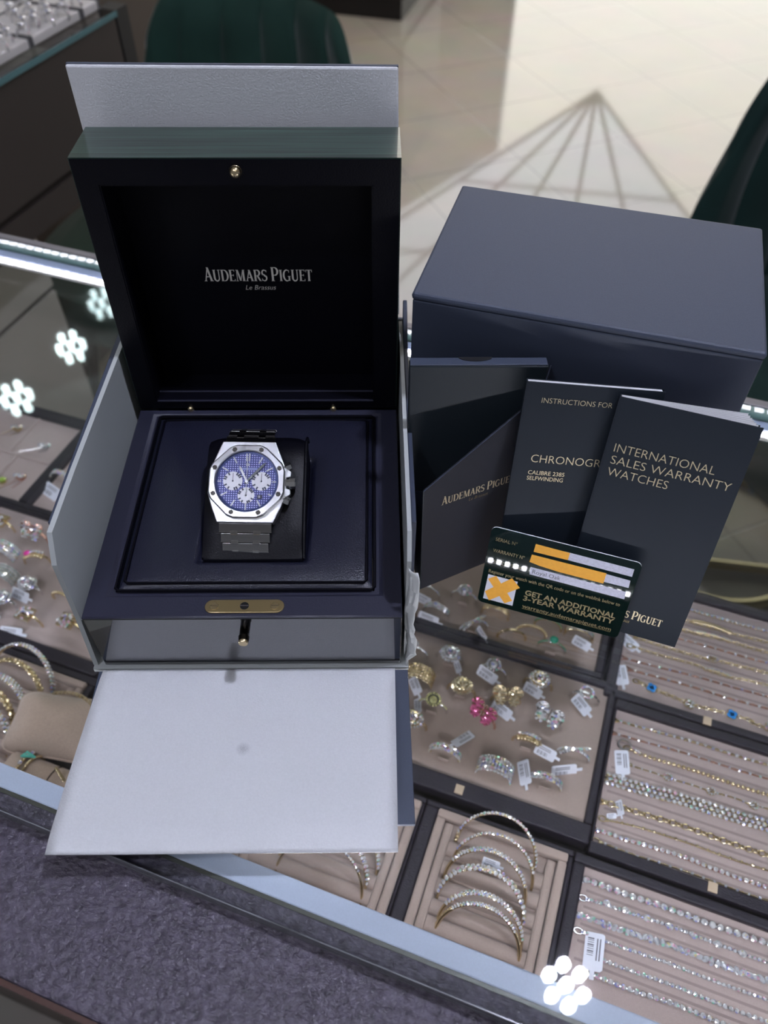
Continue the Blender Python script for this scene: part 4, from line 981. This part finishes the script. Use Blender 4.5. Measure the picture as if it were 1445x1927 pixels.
ring('cross-over pave ring seen edge-on below the card corner', *r('u4'), 'cross', WHITEG, tg=(.004,-.006,.003,-1.3,60,.9), rz=.5)
ring('plain thin gold hoop ring below the warranty card', r('u5')[0], r('u5')[1], 'plain', GOLD, R=.0095, rz=.2)
ring('beaded gold hoop ring below the warranty card', r('u6')[0], r('u6')[1], 'ball', GOLD, R=.0098, rz=.1)
ring('gold ring with a large green stone below the warranty card', *r('u7'), 'solitaire', WHITEG, EMER)
ring('ring with a pale tag under the lower edge of the warranty card', *r('u8'), 'stack', GOLD, tg=(.003,-.007,.004,-.3,50,1.0))
ring('pair of thin gold bands just under the card tape', *r('u9'), 'stack', GOLD, GOLD)
ring('small green stone ring partly behind the warranty card edge', *r('u10'), 'solitaire', GOLD, EMER)
LRR = dict(a=(-.2894,.1778), b=(-.2509,.1778), c=(-.2343,.154), d=(-.2686,.1521), e=(-.2206,.1254), f=(-.2519,.1286), g=(-.2324,.1044), h=(-.2004,.0963), i=(-.1617,.1023), j=(-.184,.1252))
r = lambda k: LRR[k]
ring('gold and diamond ring at the left edge, first row of the left tray', *r('a'), 'cluster', GOLD, DIA2)
ring('large openwork diamond bow ring in the left tray', *r('b'), 'butterfly', ROSE, DIA2)
t = ring('gold curl ring with one pink stone', *r('c'), 'leaf', GOLD, DIA2, rz=.4)
part('pink_stone', MB().gem((-.003, -.002, .0150), .0024, 9, tilt=.2), pm('ruby_pink', (.85, .05, .40), .08, .2), t, smooth=None)
ring('diamond cluster ring at the left edge, second row', *r('d'), 'wide', GOLD, DIA2)
ring('diamond dome ring with a white tag on its front', *r('e'), 'dome', WHITEG, DIA, tg=(-.002,-.008,.004,-.1,50,1.2))
ring('multicolour pave ring at the left edge, third row', *r('f'), 'wide', GOLD, pm('rainbow_stone', (.75, .8, .8), .06, .7, film=700))
ring('tall diamond ring at the left edge, front row', *r('g'), 'dome', WHITEG, DIA, tg=(-.004,-.008,.003,-.4,45,1.1))
ring('gold slatted cluster ring with a tag lying before it', *r('h'), 'cluster', GOLD, DIA2, tg=(-.006,-.013,.002,.2,25,1.3), R=.0100)
ring('gold slatted cluster ring beside the white box wall', *r('i'), 'cluster', GOLD, DIA2, R=.0100)
ring('twisted gold rope ring beside the white box wall', *r('j'), 'ball', GOLD, DIA, R=.0095)
ring('white stone ring with square tag, between pendant tray and white box wall', -.2742, .2510, 'pave', WHITEG, DIA, tg=(-.000,-.014,.002,-.3,25,1.5))

# pendants on fine chains
def pendant(label, u, v, du, dv, gem, metal=GOLD, kind=0):
    t = thing('pendant_necklace', label, 'pendant', C(u, v, ZP+.0006), (0, 0, PHI))
    part('fine_chain', MB().tube([(du, dv, .0004), (du*.4+.002, dv*.4, .0012), (.001, -.001, .0030), (.004, -.005, .0010), (du*.5+.008, dv*.6, .0006)], .00035, 5), metal, t)
    st = MB().lathe([(0, 0), (.0045, .0), (.0045, .0018), (0, .0022)], 14); g = MB()
    g.gem((0, 0, .0034), .0034, 9, tilt=.2); g.gem((-.0062, -.0012, .0026), .0026, 8, tilt=.2); st.ball((-.0062, -.0012, .0012), .0024, 8, 5)
    if kind: g.gem((.005, .002, .003), .002, 8, tilt=.3)
    part('setting', st, metal, t); part('stones', g, gem, t, smooth=None)
pendant('gold two-stone pendant at the upper left, below the mirrored lamp', -.3646, .3003, -.022, -.022, DIA2, GOLD, 1)
pendant('white two-stone pendant in the cell next to the dark tray frame', -.3197, .2870, -.022, -.016, DIA, WHITEG)
pendant('small round pendant on a V chain in the lower cell', -.3161, .2404, -.016, -.026, DIA, ROSE)
pendant('yellow-green stone pendant at the left edge', -.3312, .2293, -.014, -.012, pm('lime_stone', (.55, .80, .15), .06, .4))

# ------------------------------------------------------------------ bracelets laid in rows
def resample(pts, step):
    P = [Vector(p) for p in pts]; out = [P[0]]; acc = 0
    for a, b in zip(P, P[1:]):
        L = (b-a).length; d = step - acc
        while d <= L:
            out.append(a.lerp(b, d/L)); d += step
        acc = (acc + L) % step if False else L - (d - step)
    return out
def smooth(pts, n=4):
    P = [Vector((p[0], p[1], 0)) for p in pts]
    if len(P) < 3: return P
    out = []
    for i in range(len(P)-1):
        p0, p1, p2, p3 = P[max(0, i-1)], P[i], P[i+1], P[min(len(P)-1, i+2)]
        for k in range(n):
            t = k/n; out.append(.5*((2*p1)+(p2-p0)*t+(2*p0-5*p1+4*p2-p3)*t*t+(3*p1-p0-3*p2+p3)*t**3))
    out.append(P[-1]); return out
def bracelet(label, pts, kind, metal=GOLD, gem=DIA, size=.0018, step=None, tagspec=None, rows=1, clasp=True, grp='bracelets in the trays at right', amp=.0004):
    if kind in ('fine', 'cable'): size *= 1.35
    u0, v0 = pts[0]
    ext = .53 + .02*sin(v0*400); pts = list(pts) + [(ext, pts[-1][1])]
    t = thing('bracelet', label, 'bracelet', C(u0, v0, ZP), (0, 0, PHI), grp)
    P = [Vector((p.x-u0, p.y-v0, 0)) for p in smooth(pts)]
    P = [p + Vector((0, amp*sin(p.x*90+u0*50), 0)) for p in P] if amp else P
    ch = MB(); g = MB(); hz = size
    if kind == 'tennis':
        S = resample(P, step or size*2.25)
        for k in range(rows):
            y = (k-(rows-1)/2)*size*2.1
            ch.tube([p + Vector((0, y, size*.45)) for p in P], size*.5, 6)
            for i, p in enumerate(S):
                q_ = p + Vector((size*1.1*(k % 2), y, size*1.25)); g.gem(q_, size, 8, tilt=.22)
                ch.lathe([(size*.75, 0), (size*1.02, size*.9), (size*.9, size*1.1), (0, size*.6)], 7, Matrix.Translation((q_.x, q_.y, size*.2)))
    elif kind == 'emerald':
        S = resample(P, step or size*2.2)
        ch.tube([p + Vector((0, 0, size*.4)) for p in P], size*.6, 6)
        for p in S: g.gem(p + Vector((0, 0, size*1.2)), size*1.25, 8, None, tilt=.25, sx=.8, sy=1.3)
    elif kind == 'ball':
        for p in resample(P, step or size*2.1): ch.ball(p + Vector((0, 0, size)), size, 10, 7)
    elif kind == 'cable':
        S = resample(P, step or size*2.4)
        for i, p in enumerate(S):
            d = (S[min(i+1, len(S)-1)] - S[max(i-1, 0)]); a = atan2(d.y, d.x)
            Mt = Matrix.Translation(p + Vector((0, 0, size*.9))) @ Matrix.Rotation(a, 4, 'Z') @ Matrix.Rotation(radians(35 if i % 2 else -35), 4, 'X')
            ch.torus((0, 0, 0), size*1.35, size*.36, 'z', 12, 5, Mt, ry=.72)
    elif kind == 'fine':
        ch.tube([p + Vector((0, 0, size*.5)) for p in P], size*.42, 6)
        S = resample(P, step or size*2.6)
        for i, p in enumerate(S):
            if i % 2: g.gem(p + Vector((0, 0, size*.95)), size*.8, 7, tilt=.4)
            else: ch.ball(p + Vector((0, 0, size*.6)), size*.62, 7, 5)
    part('chain', ch, metal, t, smooth=.8)
    if g.v: part('stones', g, gem, t, smooth=None)
    if clasp:
        part('clasp', MB().torus((-.0030, 0, .0012), .0028, .0007, 'z', 16, 6, ry=.7).box((-.001, -.001, .0004), (.0016, .001, .0022)), metal, t, smooth=.8)
    if tagspec: price_tag(t, tagspec[:3], (tagspec[4], 0, tagspec[3]), tagspec[5])
    return t
bracelet('bracelet of round gold links, farthest back in the clover bracelet tray', [(.300,.3095),(.4133,.3097)], 'tennis', GOLD, DIA, .0018, .0044)
def bar(t, x0, y0, x1, y1, gem, n=0, h=.0016):
    pts = [(x0+(x1-x0)*i/8, y0+(y1-y0)*i/8+.0012*sin(pi*i/8), .0018+.0010*sin(pi*i/8)) for i in range(9)]
    part('name_bar', MB().tube(pts, h, 8, flat=.6), GOLD, t)
    if n:
        g = MB()
        for i in range(n): f = i/(n-1); g.gem((x0+(x1-x0)*f, y0+(y1-y0)*f+.0012*sin(pi*f), .0031+.0010*sin(pi*f)), .0008, 6, tilt=.3)
        part('bar_stones', g, gem, t, smooth=None)
t = bracelet('gold chain bracelet with a plain curved gold bar', [(.300,.2968),(.3433,.2965),(.3824,.297),(.4137,.2982)], 'cable', GOLD, size=.0011)
bar(t, .3495-.300, .0010, .383-.300, .0005, None)
t = bracelet('gold chain bracelet with a curved bar of small diamonds', [(.300,.2862),(.352,.2859),(.383,.2883),(.4141,.2876)], 'cable', GOLD, size=.0011)
bar(t, .352-.300, .001, .384-.300, .0016, DIA2, 18, .0013)
bracelet('rose gold fine bracelet, fourth from the back', [(.300,.276),(.34,.276),(.4146,.2771)], 'fine', ROSE, DIA, .0012, tagspec=(.000,-.0190,.001,-.55,.2,1.45))
t = bracelet('gold fine bracelet with an open oval eye charm', [(.305,.2638),(.3585,.2626),(.37,.2641),(.3814,.2651),(.415,.2669)], 'cable', GOLD, size=.0010)
part('eye_charm', MB().torus((.065, .0006, .0016), .0042, .0009, 'z', 20, 6, ry=.6), GOLD, t)
g = MB()
for i in range(10): a = i*2*pi/10; g.gem((.065+.0042*cos(a), .0006+.0025*sin(a), .0025), .0008, 6, tilt=.3)
part('charm_stones', g, DIA, t, smooth=None)
t = bracelet('gold fine bracelet with a thin diamond bar at its middle', [(.305,.2534),(.3562,.2539),(.3658,.2522),(.3865,.2521),(.4154,.2551)], 'cable', GOLD, size=.0009)
bar(t, .0600, -.0010, .0800, -.0012, DIA2, 12, .0009)
bracelet('rose gold stone-set bracelet beside the leaning square tag', [(.2990,.2397),(.329,.2414),(.4159,.2441)], 'fine', ROSE, DIA, .0012)
bracelet('pink and blue flashing rose gold bracelet, next to the clovers', [(.3051,.23),(.3303,.2315),(.3818,.2316),(.4163,.2327)], 'fine', ROSE, DIA2, .0013, tagspec=(-.006,-.0080,.0015,-1.25,.25,1.5))
t = bracelet('clover charm bracelet with two bright blue clovers', [(.3149,.2209),(.3246,.2188),(.3413,.2174),(.3559,.2148),(.371,.2155),(.3894,.2169),(.4057,.2175),(.417,.2146)], 'cable', GOLD, size=.0010)
def clover(t, x, y, mat, stones=False):
    for i, (k, rr, z0_, z1_) in enumerate(((1.0, .0025, .0008, .0020), (.98, .0020, .0020, .0024))):
        mb = MB()
        for a in range(4): mb.lathe([(0, z0_), (rr, z0_), (rr, z1_), (0, z1_)], 14, Matrix.Translation((x+.0023*k*cos(a*pi/2+.5), y+.0023*k*sin(a*pi/2+.5), 0)))
        mb.lathe([(0, z0_), (rr*.9, z0_), (rr*.9, z1_), (0, z1_)], 10, Matrix.Translation((x, y, 0)))
        if i == 0: c_ = part('clover_charm', mb, GOLD, t)
        elif not stones: part('clover_inlay', mb, mat, c_)
    if stones:
        g = MB()
        for a in range(4):
            for b in range(3): g.gem((x+.0026*cos(a*pi/2+.5)+.001*cos(b*2.1), y+.0026*sin(a*pi/2+.5)+.001*sin(b*2.1), .0026), .0009, 6, tilt=.4)
        part('clover_stones', g, DIA2, c_, smooth=None)
clover(t, .0097, -.0021, TURQ); clover(t, .0410, -.0061, None, True); clover(t, .0745, -.0040, TURQ); clover(t, .104, -.0055, None, True)

bracelet('white and yellow stone line bracelet, farthest back in the middle tray', [(.3024,.1793),(.3265,.181),(.3611,.1817),(.4183,.1825)], 'fine', GOLD, DIA2, .0014, step=.0030)
bracelet('thin rose gold bracelet, second from the back in the middle tray', [(.3020,.1678),(.3379,.1698),(.4188,.1709)], 'fine', ROSE, DIA, .0011)
t = bracelet('gold ball bead bracelet with a looped clasp and barcode tag', [(.3166,.1587),(.3257,.1575),(.3587,.1576),(.4193,.1575)], 'ball', GOLD, size=.0016, step=.0037, tagspec=(-.005,-.0135,.0015,-1.35,.25,1.6))
part('loop_end', MB().torus((-.0055, .0020, .0016), .0050, .0009, 'z', 20, 6, ry=.8), WHITEG, t)
g = MB()
for i in range(6): g.gem((.0005+.0013*i, .001-.0006*i, .0035), .0011, 6, tilt=.5)
part('end_stones', g, DIA2, t, smooth=None)
t = bracelet('thin gold bracelet with three open stone circles', [(.3175,.1458),(.3369,.1464),(.3466,.1456),(.3646,.1459),(.3788,.1458),(.3973,.1474),(.4102,.1459),(.4197,.1469)], 'fine', GOLD, DIA2, .0009)
for i, x in enumerate((.0291, .0613, .0927)):
    part('circle_charm', MB().torus((x, .0, .0014), .0030, .0008, 'z', 18, 6, ry=.85), GOLD, t)
    g = MB()
    for k in range(9): a = k*2*pi/9; g.gem((x+.003*cos(a), .0026*sin(a), .0023), .0008, 6, tilt=.4)
    part('circle_stones', g, DIA2, t, smooth=None)
bracelet('broad three-row gold and diamond bracelet in the middle tray', [(.3030,.1285),(.3323,.1302),(.3734,.1317),(.4203,.1331)], 'tennis', GOLD, DIA2, .0017, .0042, rows=3)
bracelet('gold oval cable-link bracelet with a small folded tag', [(.3043,.1095),(.3217,.1105),(.3572,.1113),(.4212,.1112)], 'cable', GOLD, size=.0014, tagspec=(.011,-.001,.003,-1.2,.9,.9))
bracelet('thin bright gold bracelet in front of the cable-link bracelet', [(.3076,.0970),(.3297,.1002),(.3658,.1004),(.4216,.1006)], 'fine', GOLD, GOLD, .0011, tagspec=(.003,.004,.002,.4,.7,.6))
bracelet('rose gold tennis bracelet of large round stones', [(.3028,.0868),(.3251,.0878),(.3566,.0888),(.4221,.0882)], 'tennis', ROSE, DIA2, .0018, .0042)
bracelet('thin gold stone bracelet at the front edge of the middle tray', [(.3058,.0793),(.3373,.0794),(.3783,.080),(.3914,.0801),(.4225,.0797)], 'fine', GOLD, DIA, .0011)
bracelet('tennis bracelet of the largest round stones, farthest back in the front tray', [(.3010,.0492),(.3307,.0499),(.3709,.05),(.4236,.0508)], 'tennis', WHITEG, DIA2, .0024, .0054)
t = bracelet('white stone bracelet with a larger stone at intervals and a ring clasp', [(.3040,.0372),(.3253,.0389),(.3622,.0395),(.4009,.0397),(.424,.0392)], 'tennis', WHITEG, DIA, .0014, .0032)
g = MB()
for x in (.013, .026, .0405, .056, .072, .088, .104): g.gem((x, .0016, .0034), .0025, 9, tilt=.2)
part('large_stones', g, DIA2, t, smooth=None)
bracelet('wide bracelet of rectangular step-cut stones', [(.3010,.0250),(.3323,.0262),(.3732,.0273),(.4245,.0276)], 'emerald', WHITEG, DIA, .0019, .0040)
bracelet('medium tennis bracelet with a large barcode tag', [(.3050,.0155),(.3191,.0157),(.3407,.0159),(.3743,.0162),(.4249,.0167)], 'tennis', WHITEG, DIA2, .0014, .0032, tagspec=(.009,-.0100,.0030,-1.5,.3,1.9))
bracelet('round stone tennis bracelet, second from the front rail', [(.3180,.0034),(.3567,.0039),(.4254,.004)], 'tennis', WHITEG, DIA2, .0016, .0037)
bracelet('round stone tennis bracelet nearest the white front rail', [(.3150,-.0074),(.345,-.0075),(.3702,-.0066),(.399,-.0064)], 'tennis', WHITEG, DIA2, .0019, .0042)

# ------------------------------------------------------------------ bangles standing in slots, leaning back
def bangle(label, u0, u1, v, rows=1, gem=DIA2, metal=GOLD, r=.0013, hz=1.12, beads=False, span=(35, 145), lean=-38, grp='stone-set bangles in the suede trays', thick=.0011, z=ZP+.001):
    t = thing('bangle', label, 'bangle', C((u0+u1)/2, v, z), Euler((radians(lean), 0, PHI), 'XYZ'), grp)
    R = (u1-u0)/2; hz *= R
    pt = lambda a, y=0, k=1.0: Vector((R*k*cos(a), y, hz*k*sin(a)))
    wv = thick*(.9+.75*rows)
    mb = MB()
    for k in range(max(1, rows)):
        y = (k-(rows-1)/2)*r*1.8
        mb.tube([pt(radians(a), y) for a in range(-14, 195, 6)], thick, 7)
    part('hoop', mb, metal, t, smooth=1.0)
    g = MB()
    n = int(pi*R*(span[1]-span[0])/180/(r*2.0))
    for k in range(rows):
        y = (k-(rows-1)/2)*r*1.9
        for i in range(n+1):
            a = radians(span[0] + (span[1]-span[0])*(i+.5*(k % 2))/n); Mt = Matrix.Translation(pt(a, y, 1.0) + Vector((cos(a)*.75, -.7, sin(a)*.75))*thick) @ Matrix.Rotation(pi/2-a, 4, 'Y') @ Matrix.Rotation(radians(38), 4, 'X')
            g.gem((0, 0, 0), r, 7, Mt, tilt=.3)
    part('stones', g, gem, t, smooth=None)
    if beads:
        b = MB()
        for a in list(range(-8, int(span[0]), 5)) + list(range(int(span[1])+4, 190, 5)): b.ball(pt(radians(a)), .0016, 8, 6)
        part('gold_beads', b, metal, t)
    return t
t1 = bangle('single-row diamond bangle in the backmost slot of the centre bangle tray', .2064, .2644, .0446, 1, span=(5, 165), beads=True)
t2 = bangle('plain-ended diamond bangle, second slot from the back', .2084, .2658, .0302, 1, span=(25, 160))
t3 = bangle('split bangle with two diamond rails, third slot', .2056, .2636, .0177, 2, r=.0012, span=(30, 150))
price_tag(t3, (0, .002, .021), (1.2, 0, 0), 1.0)
t4 = bangle('broadest bangle with two zigzag rows of diamonds, fourth slot', .2050, .2651, .0040, 2, r=.0017, span=(10, 170))
t5 = bangle('bangle with two close rows of pave diamonds, fifth slot', .2094, .2676, -.0111, 2, r=.0013, span=(20, 150))
t6 = bangle('bangle ending in gold beads, frontmost beside the white rail', .2097, .2679, -.0182, 2, r=.0010, span=(45, 135), beads=True)
bangle('ribbed gold bangle arching under the edge of the white flap', .0915, .1562, -.0188, 1, r=.0011, span=(40, 120), beads=False, metal=GOLD)
bangle('gold bangle with two stone rows, right end showing below the flap', .0900, .1560, -.0095, 2, r=.0014, span=(10, 150))
bangle('diamond bangle of which only the right end shows below the flap corner', .0950, .1600, .0030, 2, r=.0014, span=(10, 150))
bangle('gold bangle with baguette stones, backmost in the front left tray', -.2000, -.1400, .0430, 2, gem=DIA, r=.0014, span=(0, 170), z=ZP+.002)
bangle('gold bangle with rope edges and square links in the front left tray', -.1980, -.1400, .0290, 2, gem=GOLD, r=.0016, span=(0, 170), z=ZP+.002)
bangle('diamond cuff bangle in the front left tray, third from the back', -.2000, -.1450, .0150, 3, r=.0014, span=(10, 150), z=ZP+.002)
bangle('yellow gold link bangle at the left edge, below the diamond cuff', -.2050, -.1480, .0030, 2, gem=GOLD, r=.0018, span=(10, 150), z=ZP+.002)
bangle('gold and blue stone bangle at the left edge, frontmost', -.2000, -.1425, -.0100, 2, r=.0016, span=(10, 150), z=ZP+.002)

# suede pillow, display roll and what lies on them
PIL = pm('suede_pillow', (.46, .36, .29), .9, noise=(1200, .12), bump=(1400, .5, .0006), sheen=.35, spec=.15)
t = thing('bracelet_pillow', 'beige suede pillow with a pointed end, front left tray', 'pillow', C(-.1080, .0150, -.1800), (radians(4), 0, PHI+.20))
def pillow(u, v):
    a = 2*pi*u; b = -pi/2 + pi*v
    f = lambda x, p: abs(x)**p*(1 if x > 0 else -1)
    cx_ = f(cos(b), .9)
    x = .036*f(cos(a), .60)*cx_; y = .024*f(sin(a), .60)*cx_
    corner = 1 + .16*(abs(cos(a)*sin(a))*2)**2
    return Vector((x*corner, y*corner, .0185*f(sin(b), 1.25)*(1-.30*abs(x)/.04)))
part('pillow_body', MB().grid(pillow, 48, 20), PIL, t, smooth=3)
seam = [pillow(i/40, .5)*1.008 for i in range(40)]
part('pillow_seam', MB().tube(seam, .0010, 6, True), PIL, t)
t = thing('bracelet', 'fine gold chain bracelet wrapped over the back of the suede pillow', 'bracelet', C(-.1010, .0330, -.1625), (0, 0, PHI))
mb = MB()
for i in range(28): mb.torus((-.016+.0016*i, .004*sin(i*.11)-.00006*(i-8)**2*.25, .0020-.00003*(i-10)**2*.5), .0011, .0004, 'x' if i % 2 else 'z', 10, 5)
part('chain', mb, GOLD, t)
t = thing('display_roll', 'beige suede display roll in front of the pillow, cut by the white rail', 'display roll', C(-.0930, -.0245, -.1840), (0, 0, PHI))
part('roll_body', MB().tube([(-.030+.0075*i, 0, 0) for i in range(9)], .0135, 18), PIL, t, smooth=1.0)
part('roll_seam', MB().torus((.0075, 0, 0), .0136, .0005, 'x', 28, 5), pm('dark_seam', (.06, .045, .04), .8), t)
t = thing('bracelet', 'gold bracelet with turquoise triangle and stones wrapped on the display roll', 'bracelet', C(-.1090, -.0245, -.1840), (0, 0, PHI))
mb = MB(); g = MB()
for i in range(26):
    a = radians(-20 + i*8.5)
    for x, rr in ((-.002, .0148), (.003, .0148)): mb.ball((x, rr*cos(a), rr*sin(a)), .0013, 7, 5)
    if i % 3 == 0: g.gem((-.002, .0162*cos(a), .0162*sin(a)), .0016, 7, tilt=.6)
part('links', mb, GOLD, t); part('stones', g, DIA2, t, smooth=None)
part('turquoise_triangle', MB().prism([(-.005, .0120, .0108), (.0045, .0100, .0120), (-.0045, .0060, .0155)], (0, .0010, .0008)), TURQ2, t, smooth=None)
t = thing('bracelet', 'twisted gold rope bracelet at the right end of the display roll', 'bracelet', C(-.0755, -.0235, -.1835), (0, 0, PHI))
mb = MB()
for i in range(20): mb.ball((-.0085+.0011*i, .0070-.0006*i, .0142-.00005*i*i*.5), .0013, 7, 5, sz=.9)
part('rope', mb, GOLD, t)

# ------------------------------------------------------------------ far counter: white trays of small rings
far = [(-.700, .884, .094, .041, 'white suede ring tray at the corner of the far counter'), (-.700, .768, .094, .112, 'white suede ring tray in the middle of the far counter edge'),
       (-.700, .652, .094, .112, 'white suede ring tray lowest at the left edge of the photo'), (-.800, .884, .096, .041, 'white suede ring tray cut by the top of the photo, behind the corner tray'), (-.800, .768, .096, .112, 'white suede ring tray at the top left corner of the photo')]
for u, v, du, dv, lab in far:
    t = thing('ring_tray', lab, 'tray', C(u, v, .0003), (0, 0, PHI))
    part('tray_pad', MB().box((.002, .002, 0), (du-.001, dv-.002, .012)), FABW, t, bevel=.002, smooth=None)
    part('tray_frame', MB().box((0, 0, 0), (du, .002, .013)).box((0, dv-.002, 0), (du, dv, .013)).box((0, .002, 0), (.002, dv-.002, .013)), pm('grey_tray_edge', (.16, .155, .16), .5), t, smooth=None)
fr = [(-.68, .825), (-.656, .835), (-.65, .86), (-.625, .87), (-.62, .893), (-.657, .807), (-.63, .788), (-.632, .814), (-.623, .80), (-.615, .822), (-.616, .765), (-.624, .745), (-.684, .855), (-.631, .839), (-.613, .849), (-.615, .719), (-.67, .78), (-.69, .80), (-.72, .83), (-.74, .85), (-.76, .80)]
proto = ring('small clear-stone ring standing on the white trays of the far counter', 0, 0, 'solitaire', WHITEG, DIA2, grp='rings on the far white trays', loc=C(*fr[0], .012), R=.0042, sc_=1.9)
for u, v in fr[1:]:
    c_ = copy_tree(proto); c_.location = C(u, v, .012); c_.rotation_euler = (0, 0, PHI + random.uniform(-.4, .4))
